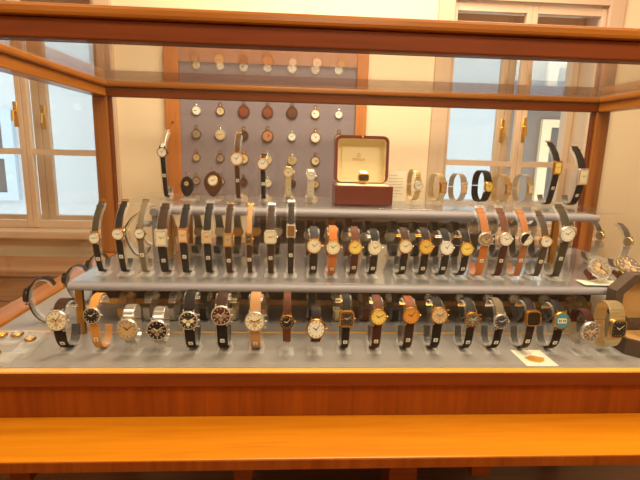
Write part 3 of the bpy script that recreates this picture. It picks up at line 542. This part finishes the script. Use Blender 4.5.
# ---------------------------------------------------------------- wristwatches
def catmull(P, n=10):
    out = []; Q = [P[0]]+list(P)+[P[-1]]
    for i in range(1, len(Q)-2):
        p0, p1, p2, p3 = Q[i-1], Q[i], Q[i+1], Q[i+2]
        for k in range(n):
            t = k/n
            out.append(tuple(.5*((2*p1[j])+(-p0[j]+p2[j])*t+(2*p0[j]-5*p1[j]+4*p2[j]-p3[j])*t*t+(-p0[j]+3*p1[j]-3*p2[j]+p3[j])*t**3) for j in range(2)))
    out.append(tuple(P[-1])); return out
def resample(pts, step):
    L = [0.]
    for a, b_ in zip(pts, pts[1:]): L.append(L[-1]+math.hypot(b_[0]-a[0], b_[1]-a[1]))
    n = max(2, int(round(L[-1]/step))); out = []; j = 0
    for i in range(n+1):
        s_ = L[-1]*i/n
        while j < len(L)-2 and L[j+1] < s_: j += 1
        t = (s_-L[j])/max(1e-9, L[j+1]-L[j]); out.append((pts[j][0]+(pts[j+1][0]-pts[j][0])*t, pts[j][1]+(pts[j+1][1]-pts[j][1])*t))
    return out
def frames(pts):
    F = []
    for i in range(len(pts)):
        a = pts[max(0, i-1)]; c = pts[min(len(pts)-1, i+1)]
        d = math.hypot(c[0]-a[0], c[1]-a[1]) or 1e-9; ty, tz = (c[0]-a[0])/d, (c[1]-a[1])/d
        F.append((pts[i], (ty, tz), (-tz, ty)))
    return F
def ribbon(b, F, width, th, off=0., links=False, mi=0):
    n = len(F); vs = []; fs = []; K = 6
    for i, (p, t, nn) in enumerate(F):
        w = width(i/(n-1))/2; h = th/2
        if links: h *= (1.0 if i % 2 else .55)
        for (sx, so) in ((-w, -h*.6), (-w, h*.6), (-w*.8, h), (w*.8, h), (w, h*.6), (w, -h*.6)):
            vs.append((sx, p[0]+nn[0]*(off+so), p[1]+nn[1]*(off+so)))
    for i in range(n-1):
        for k in range(K):
            k2 = (k+1) % K; fs.append((i*K+k, i*K+k2, (i+1)*K+k2, (i+1)*K+k))
    fs.append(tuple(range(K))); fs.append(tuple((n-1)*K+k for k in reversed(range(K))))
    b.add(vs, fs, mi)
def profile(kind, zd, z0, H):
    """returns points (back, up) from the tail round the front to the top, with the dial's index"""
    if kind == 'tall':
        u = H-zd
        P = [(.074, .036), (.066, .019), (.052, .0085), (.037, .0082), (.022, .019), (.006, max(.045, zd*.62)), (0, zd), (.006, zd+.3*u), (.024, zd+.66*u), (.056, H)]
        return P, 6
    if kind == 'cee':
        u = H-zd
        P = [(.082, .050), (.077, .026), (.062, .0095), (.044, .0078), (.026, .014), (.010, .034), (.0015, zd*.74), (0, zd), (.006, zd+.45*u), (.019, zd+.82*u), (.037, H-.0015), (.055, H-.006), (.066, H-.024)]
        return P, 7
    # closed loop, both ends meeting at the back
    r = (H-z0)/2; zc = (H+z0)/2; d = min(.03, r*.8) if r > .04 or z0 > .018 else r*.68; P = []
    for k in range(15):
        a = math.radians(.6+358.8*k/14)            # starts behind, goes under, front, over
        ca, sa = math.cos(a), -math.sin(a)
        e = .8
        P.append((d+d*math.copysign(abs(ca)**e, ca), zc+r*math.copysign(abs(sa)**e, sa)))
    return P, 7
CASES = {}
def wristwatch(kind, zd, z0, H, cw, ch, sw, shape, casec, dialc, su, sl, style, label, group, detail=True):
    o = tag(empty('wristwatch'), label, 'wristwatch', group)
    if kind == 'ring': zd = (z0+H)/2
    P, di = profile(kind, zd, z0, H)
    dense = catmull(P, 10); dial_i = di*10
    low = resample(dense[:dial_i+1], .004); up = resample(dense[dial_i:], .004)
    lo, hi = frames(low), frames(up)
    dp, dt, dn = lo[-1]
    if kind == 'ring': dt, dn = (0, 1), (-1, 0)
    def sub(F, d0): return [f for f in F if math.hypot(f[0][0]-dp[0], f[0][1]-dp[1]) > d0]
    gap = ch/2*.78
    L = sub(lo, gap); U = sub(hi, gap)
    # case local frame: x, up along strap, out along normal
    A = Matrix(((1, 0, 0, 0), (0, dt[0], dn[0], dp[0]), (0, dt[1], dn[1], dp[1]), (0, 0, 0, 1)))
    b = MB(); sy = ch/cw; R = cw/2; hz = max(.0065, min(.0095, cw*.24))
    rd = R*.83
    if shape == 'round':
        b.lathe([(R*.82, -.002), (R*.97, .0005), (R, hz*.35), (R*.98, hz*.7), (R*.93, hz), (R*.85, hz), (R*.835, hz-.001)], 28, 1, sy)
    else:
        rad = min(cw, ch)*(.28 if shape == 'square' else .10)
        outer = rrect(cw, ch, rad); mid = rrect(cw*.94, ch*.95, rad*.9); inner = rrect(cw*(.82 if shape == 'square' else .74), ch*.82, rad*.7)
        b.prism(outer, -.002, hz*.7); b.ring_prism(mid, inner, hz*.7, hz)
    for sx in (-1, 1):                                                     # lugs
        for s2 in (-1, 1):
            if shape != 'square': b.box(sx*sw*.5-.0014, sx*sw*.5+.0014, s2*ch*.40-.003, s2*ch*.40+s2*.0035+.003*s2, -.0005, hz*.5)
    put(b, A).build('case', M['c_'+casec], o, True)
    b = MB(); c = hz-.0012
    marks = 'ink_black' if dialc in ('white', 'cream', 'peach', 'tan', 'yellow', 'gold', 'beige', 'amber', 'halfblack', 'taupe', 'bronze') else 'd_cream'
    if shape == 'round':
        b.lathe([(rd, c), (rd, c+.0008)], 26, 1, sy)
    else: b.prism(rrect(cw*(.815 if shape == 'square' else .735), ch*.815, min(cw, ch)*(.18 if shape == 'square' else .06)), hz*.7+.0001, c+.0008)
    c2 = c+.0009
    if detail and style in ('hands', 'chrono', 'roman', 'half'):
        if shape == 'round': clock_dial(b, rd, sy, c2, 1)
        else:
            for k in range(12):
                a = 2*PI*k/12; ex, ey = math.sin(a), math.cos(a); q = max(abs(ex), abs(ey)); mx, my = ex/q*cw*.31, ey/q*ch*.345
                b.box(mx-.0007, mx+.0007, my-.0007, my+.0007, c2, c2+.0003, 1)
    if style == 'chrono':
        for ax, ay in ((-.42, 0), (.42, 0), (0, -.42)):
            b.lathe([(rd*.26, c2), (rd*.26, c2+.0004)], 14, mi=1 if dialc in ('panda',) else 2, mat=Matrix.Translation((ax*rd, ay*rd*sy, 0)))
    if style == 'half':
        pts = [(rd*.98*math.cos(math.radians(a)), rd*.98*math.sin(math.radians(a))) for a in range(60, 241, 12)]
        b.prism(pts, c2, c2+.0004, 1)
    if style == 'lcd':
        b.prism(rrect(rd*1.25, rd*.7, rd*.1), c2, c2+.0004, 2)
        for q in (-.42, -.18, .18, .42): b.box(q*rd-rd*.07, q*rd+rd*.07, -rd*.18, rd*.18, c2+.0005, c2+.0007, 1)
    d = put(b, A).build('dial', [M['d_'+dialc], M[marks] if style != 'lcd' else M['ink_black'], M['d_tan' if dialc in ('cream', 'beige', 'taupe', 'bronzegrey') else 'd_taupe'] if style != 'lcd' else M['card']], o)
    if detail and style in ('hands', 'chrono', 'roman', 'half'):
        hr = min(cw, ch)/2*.78
        put(hands_mesh(hr, 1, c2+.0005, (random.randint(-75, -40), random.randint(30, 70))), A).build('hands', M[marks], d)
    if detail:
        b = MB(); b.lathe([(.0018, R), (.0022, R+.0012), (.0022, R+.003)], 10, mat=Matrix.Translation((0, 0, hz*.35)) @ Matrix.Rotation(PI/2, 4, 'Y')); put(b, A).build('crown', M['c_'+casec], o)
        if style == 'chrono':
            for s2 in (-.6, .6):
                b = MB(); b.box(R*.8, R+.003, s2*R-.0015, s2*R+.0015, hz*.3, hz*.6); put(b, A).build('pusher', M['c_'+casec], o)
    metU, metL = su in METAL_STRAP, sl in METAL_STRAP
    b = MB(); ribbon(b, U, lambda t: sw*(1-.12*t) if kind != 'ring' else sw*(1-.2*t), .0026 if metU else .0024, 0, metU); s1 = b.build('strap', M['s_'+su], o, not metU)
    b = MB(); ribbon(b, L, lambda t: sw*(.82+.18*t), .0026 if metL else .0024, 0, metL); s2_ = b.build('strap', M['s_'+sl], o, not metL)
    if detail and kind != 'ring':
        # buckle at the very end of the upper strap, keeper tag on the lower strap
        p, t, n = U[-1]; B = Matrix(((1, 0, 0, 0), (0, t[0], n[0], p[0]), (0, t[1], n[1], p[1]), (0, 0, 0, 1)))
        b = MB(); w = sw*.5+.001
        b.box(-w, w, .0016, .0032, -.0012, .0012); b.box(-w, w, .0075, .009, -.0012, .0012); b.box(-w, -w+.0016, .0032, .0075, -.0012, .0012); b.box(w-.0016, w, .0032, .0075, -.0012, .0012)
        put(b, B).build('buckle', M['c_'+('silver' if casec == 'black' else casec)], o)
        if kind == 'tall':
            q = max(1, int(len(U)*.80)); p, t, n = U[q]; B2 = Matrix(((1, 0, 0, 0), (0, t[0], n[0], p[0]), (0, t[1], n[1], p[1]), (0, 0, 0, 1)))
            kb = MB(); kb.box(-w-.0004, w+.0004, -.002, .002, -.0017, .0019, bev=.0005); put(kb, B2).build('keeper', M['s_'+su], o)
        k = int(len(L)*.70); p, t, n = L[k]; B = Matrix(((1, 0, 0, 0), (0, t[0], n[0], p[0]), (0, t[1], n[1], p[1]), (0, 0, 0, 1)))
        b = MB(); q = .005; b.box(-q, q, -q, q, .0015, .0022); b.ring_prism([(.0026*math.cos(a*PI/6), .0026*math.sin(a*PI/6)) for a in range(12)], [(.0014*math.cos(a*PI/6), .0014*math.sin(a*PI/6)) for a in range(12)], .0023, .0026, 1)
        put(b, B).build('tag', [M['card'], M['ink_black']], o)
    return o, P, dense
def stand(kind, dense, z0, sw, label, group, base_w, base_d):
    b = MB(); y0 = .012 if kind != 'ring' else .002
    b.box(-base_w/2, base_w/2, y0, y0+base_d, 0, .0038, bev=.0008)
    o = tag(b.build('watch_stand', M['acrylic']), label, 'watch stand', group)
    b = MB()
    if kind == 'ring':
        d = y0+base_d/2
        zt = max(.006, z0-.0035)
        b.box(-.006, .006, d-.008, d+.008, .0039, zt)
        b.build('support_post', M['acrylic'], o)
    else:
        F = frames(resample(dense, .006))
        ribbon(b, F, lambda t: sw+.009, .0014, -.0052)
        b.build('cradle', M['acrylic'], o, True)
        for s in (-1, 1):
            b = MB(); x = s*(sw/2+.0035)
            poly = [(.026, .0039), (.060, .0039), (.066, .018), (.046, .0105), (.030, .013)]
            vs = [(x-.0006, p[0], p[1]) for p in poly]+[(x+.0006, p[0], p[1]) for p in poly]; n = len(poly)
            b.add(vs, [tuple(range(n)), tuple(reversed(range(n, 2*n)))]+[(k, n+k, n+(k+1) % n, (k+1) % n) for k in range(n)])
            b.build('cheek', M['acrylic'], o)
    return o
ROWZ = {'mf': ZM, 'mb': ZM, 'bf': ZD, 'bb': ZD, 'tf': ZT}
GRP = {'mf': 'wristwatches in the front row of the middle shelf', 'mb': 'wristwatches turned away on the middle shelf', 'bf': 'wristwatches in the front row of the deck', 'bb': 'wristwatches turned away on the deck', 'tf': 'wristwatches on the top shelf'}
HCAP = {'mb': .143, 'bb': .114}
def place(o, X, Y, Z, yaw): o.location = (X, Y, Z); o.rotation_euler = (0, 0, math.radians(yaw))
for (row, kind, X, Y, zd, z0, Hh, cw, ch, sw, yaw, shape, casec, dialc, su, sl, style, label) in WATCHES:
    back = row in HCAP
    if back:
        Hh = min(Hh, HCAP[row]); zd = max(.06, min(zd, Hh-.045))
    if kind == 'ring': z0 = max(z0, .0195 if row == 'bf' else .011)
    o, P, dense = wristwatch(kind, zd, z0, Hh, cw, ch, sw, shape, casec, dialc, su, sl, style, label, GRP[row], not back)
    bw = max(sw+.014, .036 if row != 'tf' else .03); bd = .056 if kind == 'cee' else .05
    words = label.replace(',', '').split(); lab = 'clear acrylic stand under the '+' '.join(words)
    st = stand(kind, dense, z0, sw, ' '.join(lab.split()[:16]), 'clear stands, '+GRP[row].replace('wristwatches', 'wristwatches', 1), bw, bd)
    Yb = Y+(.08 if back else 0.)
    place(o, X, Yb, ROWZ[row]+.0006, yaw); place(st, X, Yb, ROWZ[row]+.0006, yaw)
# ---------------------------------------------------------------- red box with a gold watch, card
r = tag(empty('watch_box', (.221, .53, ZT+.0005)), 'open red leather watch box with cream lining and printed emblem on upper shelf', 'watch box')
bw, bd, bh = .184, .125, .061
b = MB(); b.box(-bw/2, bw/2, -bd/2, -bd/2+.008, 0, bh, bev=.003); b.box(-bw/2, bw/2, bd/2-.008, bd/2, 0, bh, bev=.003)
b.box(-bw/2, -bw/2+.008, -bd/2+.006, bd/2-.006, 0, bh-.001, bev=.003); b.box(bw/2-.008, bw/2, -bd/2+.006, bd/2-.006, 0, bh-.001, bev=.003); b.box(-bw/2+.006, bw/2-.006, -bd/2+.006, bd/2-.006, 0, .006)
b.build('base', M['red_leather'], r)
b = MB(); b.box(-bw/2+.0085, bw/2-.0085, -bd/2+.0085, bd/2-.0085, .0065, bh+.002, bev=.006); b.build('cushion', M['lining'], r, True)
lw, lh, ld = .178, .152, .045
# the lid stands on its hinge at the back of the base, leaning back a little
LT = Matrix.Translation((0, bd/2-.004, bh+.0028)) @ Matrix.Rotation(math.radians(-3), 4, 'X') @ Matrix.Translation((0, 0, lh/2)) @ Matrix.Rotation(PI/2, 4, 'X')
b = MB(); b.ring_prism(rrect(lw, lh, .02), [(p[0], p[1]-.0043) for p in rrect(lw-.018, lh-.0096, .013)], .0, ld); b.prism(rrect(lw, lh, .02), -.005, -.0001)
lid = put(b, LT).build('lid', M['red_leather'], r)
b = MB(); b.prism([(p[0], p[1]-.0043) for p in rrect(lw-.019, lh-.011, .0125)], .0004, .003); b.ring_prism([(p[0], p[1]-.0043) for p in rrect(lw-.0185, lh-.0105, .0128)], [(p[0], p[1]-.0043) for p in rrect(lw-.0215, lh-.0118, .011)], .0032, ld-.004)
put(b, LT).build('lid_lining', M['lining'], lid)
b = MB(); b.prism(rrect(.112, .104, .004), .0032, .0052, mat=Matrix.Translation((-.008, -.008, 0))); put(b, LT).build('lining_panel', M['lining'], lid)
b = MB(); b.lathe([(.0028, 0), (.0028, .002), (.0015, .003)], 10, mat=Matrix.Translation((0, lh/2-.0045, ld))); put(b, LT).build('clasp_button', M['hw_gold'], lid)
def text(name, s, size, mat, matrix, parent, extrude=.0002):
    c = bpy.data.curves.new(name, 'FONT'); c.body = s; c.size = size; c.align_x = 'CENTER'; c.extrude = extrude
    o = bpy.data.objects.new(name, c); COL.objects.link(o)
    dg = bpy.context.evaluated_depsgraph_get(); me = bpy.data.meshes.new_from_object(o.evaluated_get(dg)); bpy.data.objects.remove(o)
    me.transform(matrix); me.materials.clear(); me.materials.append(mat); me.name = name
    q = bpy.data.objects.new(name, me); COL.objects.link(q); q.parent = parent; return q
text('emblem_lettering', 'OMEGA', .0125, M['print_gold'], LT @ Matrix.Translation((-.006, -.004, .0056)), lid)
text('emblem_symbol', '\u03a9', .018, M['print_gold'], LT @ Matrix.Translation((-.006, .008, .0056)), lid)
o, P, dense = wristwatch('ring', .02, .0005, .042, .036, .022, .024, 'square', 'gold', 'dark', 'palegold', 'palegold', 'plain', 'gold bracelet watch with dark square dial lying on cream cushion in red box', 'wristwatches on the top shelf', False)
o.location = (.222, .505, ZT+bh+.0032); o.rotation_euler = (math.radians(0), 0, 0)
r = tag(empty('sign_card', (.353, .60, ZT+.0006)), 'small pale printed card with faint lines of text standing behind the red box', 'card')
TT = Matrix.Rotation(math.radians(-6), 4, 'X')
b = MB(); b.box(-.033, .033, -.0008, .0008, .0, .105, mat=TT); b.build('card_sheet', M['card'], r)
b = MB()
for k, wd in enumerate((.03, .046, .05, .044, .05, .038, .048, .03)): b.box(-.026, -.026+wd, -.0012, -.0009, .088-k*.0105, .0905-k*.0105, mat=TT)
b.build('printed_lines', M['ink'], r)
b = MB(); b.box(-.03, .03, .012, .03, .0, .004); b.box(-.03, .03, .0135, .0155, .0041, .04); b.build('card_foot', M['acrylic'], r)
# ---------------------------------------------------------------- leather pendant watches on the upper shelf
def pendant(x, y, wd, ht, leather_, dial, dk, label, slabel, oval):
    o = tag(empty('pendant_watch', (x, y, ZT+.0006)), label, 'pendant watch', 'leather pendant watches on the top shelf')
    TT = Matrix.Translation((0, 0, .013)) @ Matrix.Rotation(math.radians(-8), 4, 'X') @ Matrix.Translation((0, 0, ht*.5)) @ Matrix.Rotation(PI/2, 4, 'X')
    pts = []
    for k in range(36):
        a = 2*PI*k/36; s_, c_ = math.sin(a), math.cos(a)
        nar = 1-(.42 if not oval else .15)*max(0, -s_)**1.2
        pts.append((wd/2*c_*nar, ht/2*s_ if s_ < 0 else ht*.45*s_))
    b = MB(); b.prism(pts, 0, .006); b.prism([(p[0]*.92, p[1]*.92) for p in pts], .006, .009); b.prism([(p[0]*.78, p[1]*.8) for p in pts], .009, .0105)
    put(b, TT).build('leather_body', M['s_'+leather_], o, True)
    R = dk/2; D2 = TT @ Matrix.Translation((0, ht*.10, .0106))
    b = MB(); b.lathe([(R*1.15, 0), (R*1.15, .002), (R*1.0, .0035), (R*.95, .0035), (R*.93, .0025)], 24); put(b, D2).build('bezel', M['c_gold' if not oval else 'c_black'], o, True)
    b = MB(); b.lathe([(R*.92, .0026), (R*.92, .0032)], 24); clock_dial(b, R*.92, 1, .0032, 1); d = put(b, D2).build('dial', [M['d_'+dial], M['ink_black']], o)
    put(hands_mesh(R*.9, 1, .0037), D2).build('hands', M['ink_black'], d)
    b = MB(); b.tube([(.006*math.cos(2*PI*k/14), ht*.45+.006+.006*math.sin(2*PI*k/14), .003) for k in range(15)], .0012, 6); put(b, TT).build('ring', M['c_bronze'], o, True)
    b = MB(); b.box(-.022, .022, -.014, .03, 0, .004, bev=.0008)
    s = tag(b.build('pendant_stand', M['acrylic']), slabel, 'watch stand', 'clear stands of the pendant watches'); s.location = (x, y, ZT+.0006)
    b = MB(); b.box(-.006, .006, -.012, -.0005, .0041, .0122); b.build('support_lip', M['acrylic'], s)
    b = MB(); b.box(-.005, .005, .016, .018, .0041, .05); b.build('back_post', M['acrylic'], s)
pendant(-.337, .50, .041, .066, 'black', 'tan', .016, 'small black leather pendant watch with dark rimmed dial on upper shelf', 'clear acrylic stand under the small black leather pendant watch', True)
pendant(-.256, .50, .058, .084, 'brown', 'white', .030, 'brown leather teardrop pendant watch with white dial on upper shelf', 'clear acrylic stand under the brown leather teardrop pendant watch', False)
# ---------------------------------------------------------------- big chronographs lying at the end of the middle shelf
def lying(x, y, z, cw, sw, H, spin, pitch, yaw, **k):
    o, P, dense = wristwatch('ring', H/2, 0, H, cw, cw, sw, 'round', k['case'], k['dial'], k['strap'], k['strap'], 'chrono', k['label'], k['group'])
    R_ = Matrix.Rotation(math.radians(yaw), 4, 'Z') @ Matrix.Rotation(math.radians(pitch), 4, 'X') @ Matrix.Translation((0, 0, 0)) @ Matrix.Rotation(math.radians(spin), 4, 'Y') @ Matrix.Translation((0, 0, -H/2))
    zs = []
    for c in o.children_recursive: zs += [(R_ @ v.co).z for v in c.data.vertices]
    o.matrix_world = Matrix.Translation((x, y, z-min(zs))) @ R_
    return o
G2 = 'big chronographs at the end of the middle shelf'
lying(.862, .238, ZM+.0012, .064, .028, .052, 82, -44, 8, case='silver', dial='taupe', strap='redbrown', group=G2, label='big steel chronograph with grey brown dial lying on white card, middle shelf end')
lying(.958, .252, ZM+.0006, .078, .028, .056, 78, -50, 14, case='steelgold', dial='bronzegrey', strap='redbrown', group=G2, label='largest chronograph with dark dial and brown strap lying at octagonal box end of middle shelf')
def flat_card(name, label, x, y, z, w_, d_, rz, pic):
    r = tag(empty(name, (x, y, z), math.radians(rz)), label, 'card')
    bx('card_sheet', M['card'], -w_/2, w_/2, -d_/2, d_/2, 0, .0007, r)
    b = MB()
    for k in range(3): b.box(-w_*.36, w_*(.30-.1*k), d_*(.40-.07*k), d_*(.425-.07*k), .0008, .0009)
    b.build('printed_lines', M['ink'], r)
    if pic:
        pts = [(w_*.30*math.cos(a)*(1+.12*math.sin(5*a)), -d_*.08+d_*.2*math.sin(a)*(1+.1*math.cos(4*a))) for a in [2*PI*k/30 for k in range(30)]]
        b = MB(); b.prism(pts, .0008, .001); b.build('printed_watch', M['print_gold'], r)
flat_card('picture_card', 'white card printed with a gold watch picture lying on the deck', .600, .058, ZD+.0005, .078, .088, 0, True)
flat_card('note_card', 'white card lying under the big steel chronograph on middle shelf', .862, .226, ZM+.0003, .11, .05, -4, False)
# ---------------------------------------------------------------- watches that face the ends of the case
G3 = 'wristwatches facing the ends of the case'
def side_watch(x, y, z, yaw, kind, H, zd, strap, label, cw=.036):
    o, P, dense = wristwatch(kind, zd, 0, H, cw, cw, cw*.62, 'round', 'black' if kind == 'cee' else 'steelgold', 'white', strap, strap, 'plain', label, G3, False)
    st = stand(kind, dense, 0, cw*.62, 'clear acrylic stand under the '+' '.join(label.split()[:11]), 'clear stands of watches facing the case ends', cw*.62+.014, .056)
    place(o, x, y, z+.0006, yaw); place(st, x, y, z+.0006, yaw)
side_watch(-.715, .262, ZD, -78, 'cee', .135, .085, 'blackbrown', 'large dark strapped watch seen edge on, facing the glass end of deck', .042)
side_watch(-.70, .44, ZD, -90, 'cee', .125, .08, 'slate', 'slate strapped watch seen edge on, second one behind on deck end')
side_watch(-.70, .60, ZD, -90, 'cee', .125, .08, 'darkbrown', 'dark brown strapped watch seen edge on, farthest of three on deck end')
side_watch(-.518, .45, ZM, -90, 'tall', .150, .085, 'slate', 'slate strapped watch seen edge on at clamp end of middle shelf', .022)
side_watch(-.525, .60, ZM, -90, 'tall', .150, .085, 'greybrown', 'grey brown strapped watch seen edge on behind slate one, middle shelf', .022)
side_watch(1.0, .60, ZM, 112, 'tall', .148, .085, 'greybrown', 'grey brown strapped watch seen edge on beside brass leg of upper shelf', .032)
side_watch(1.035, .50, ZM, 112, 'tall', .148, .085, 'greybrown', 'grey brown strapped watch seen edge on, middle of three at shelf end', .032)
side_watch(1.06, .40, ZM, 112, 'tall', .148, .085, 'greybrown', 'grey brown strapped watch seen edge on, nearest of three at shelf end', .032)
# ---------------------------------------------------------------- octagonal watch box at the end of the deck
ox, oy = .925, .112
r = tag(empty('octagonal_box', (ox, oy, ZD+.0005)), 'open dark brown octagonal watch box with tan lining at the deck end', 'watch box')
def octa(a): R = a/math.cos(PI/8); return [(R*math.cos(PI/8+k*PI/4), R*math.sin(PI/8+k*PI/4)) for k in range(8)]
b = MB(); b.ring_prism(octa(.075), octa(.066), 0, .042); b.prism(octa(.0655), 0, .006); b.build('base', M['box_dark'], r)
b = MB(); b.prism(octa(.0652), .0065, .040); b.build('cushion', M['box_tan'], r)
OT = Matrix.Translation((0, .060, .0435+.075)) @ Matrix.Rotation(PI/2, 4, 'X')
b = MB(); b.ring_prism(octa(.075), octa(.054), 0, .032); b.prism(octa(.075), -.004, -.0001); lid = put(b, OT).build('lid', M['box_dark'], r)
b = MB(); b.prism(octa(.0535), .0002, .004); put(b, OT).build('lid_lining', M['box_tan'], lid)
o, P, dense = wristwatch('ring', .02, .0005, .046, .03, .03, .018, 'round', 'gold', 'dark', 'darkbrown', 'darkbrown', 'plain', 'dark dial gold watch resting on tan cushion of the octagonal box', 'wristwatches in the octagonal box', False)
o.location = (ox-.02, oy-.045, ZD+.0412)
# ---------------------------------------------------------------- acrylic blocks with small gold watch heads at the window end of the deck
def slab(x, y, w_, d_, h_, rz, label):
    b = MB(); b.box(-w_/2, w_/2, -d_/2, d_/2, 0, h_, bev=.001); o = tag(b.build('acrylic_block', M['acrylic']), label, 'display block', 'clear acrylic blocks on the deck')
    o.location = (x, y, ZD+.0005); o.rotation_euler = (0, 0, math.radians(rz)); return o
slab(-.640, .115, .035, .13, .014, 8, 'long clear acrylic block on deck beside the cream dial chronograph')
slab(-.718, .16, .075, .075, .007, 3, 'square clear acrylic block on deck end carrying two small gold heads')
slab(-.685, .052, .10, .05, .006, 0, 'tan tinted clear acrylic block on deck next to the front pane')
def head(x, y, z, d_, tilt, dial, label):
    o = tag(empty('small_watch', (x, y, z)), label, 'small watch', 'small gold watch heads on acrylic blocks')
    R = d_/2; TT = Matrix.Rotation(math.radians(tilt), 4, 'X')
    b = MB(); b.lathe([(R*.8, 0), (R, .002), (R, .005), (R*.86, .0075), (R*.82, .0065)], 22, mat=TT); b.build('case', M['c_gold'], o, True)
    b = MB(); b.lathe([(R*.8, .0067), (R*.8, .0072)], 20); clock_dial(b, R*.8, 1, .0073, 1); put(b, TT).build('dial', [M['d_'+dial], M['ink_black']], o)
head(-.735, .165, ZD+.0078, .026, 0, 'gold', 'small gold watch head with gold dial on square acrylic block, nearer the glass end')
head(-.700, .170, ZD+.0078, .030, 0, 'tan', 'small gold watch head with tan dial on square acrylic block, nearer the chronograph')
head(-.690, .062, ZD+.0068, .028, 0, 'yellow', 'small gold watch head with bright yellow dial on block by the front pane')
head(-.643, .125, ZD+.0148, .026, 0, 'beige', 'small gold watch head with beige dial on the long acrylic block')

# ---------------------------------------------------------------- light, camera
def area(name, loc, size, energy, col, target):
    L = bpy.data.lights.new(name, 'AREA'); L.energy = energy; L.color = col; L.size = size
    o = bpy.data.objects.new(name, L); COL.objects.link(o); o.location = loc
    o.rotation_euler = (Vector(target)-Vector(loc)).to_track_quat('-Z', 'Y').to_euler(); return o
area('ceiling_lamp', (.4, .5, 2.0), 1.3, 74, (1, .88, .68), (.4, .5, 0))
area('ceiling_lamp', (1.0, -1.2, 2.0), .8, 56, (1, .87, .66), (.6, -.2, 0))
area('ceiling_lamp', (-1.2, -1.2, 2.0), .8, 30, (1, .87, .66), (-.8, 0, 0))
area('front_fill', (.3, -2.7, 1.95), .9, 30, (1, .88, .68), (.3, .4, .1))  # added fill from behind the camera to light the case front, no fixture
W = bpy.data.worlds.new('sky'); S.world = W; W.use_nodes = True
bg = W.node_tree.nodes['Background']; bg.inputs['Color'].default_value = (.88, .94, 1, 1); bg.inputs['Strength'].default_value = 2.7
cam = bpy.data.cameras.new('camera'); co = bpy.data.objects.new('camera', cam); COL.objects.link(co)
rx, uy, bz, pos, fpx = CAM
co.matrix_world = Matrix(((rx[0], uy[0], bz[0], pos[0]), (rx[1], uy[1], bz[1], pos[1]), (rx[2], uy[2], bz[2], pos[2]), (0, 0, 0, 1)))
cam.sensor_width = 36; cam.sensor_fit = 'HORIZONTAL'; cam.lens = fpx*36/640; cam.clip_start = .01
S.camera = co
S.view_settings.view_transform = 'Standard'; S.view_settings.look = 'None'; S.view_settings.exposure = 0; S.view_settings.gamma = 1
S.cycles.transparent_max_bounces = 48; S.cycles.max_bounces = 10
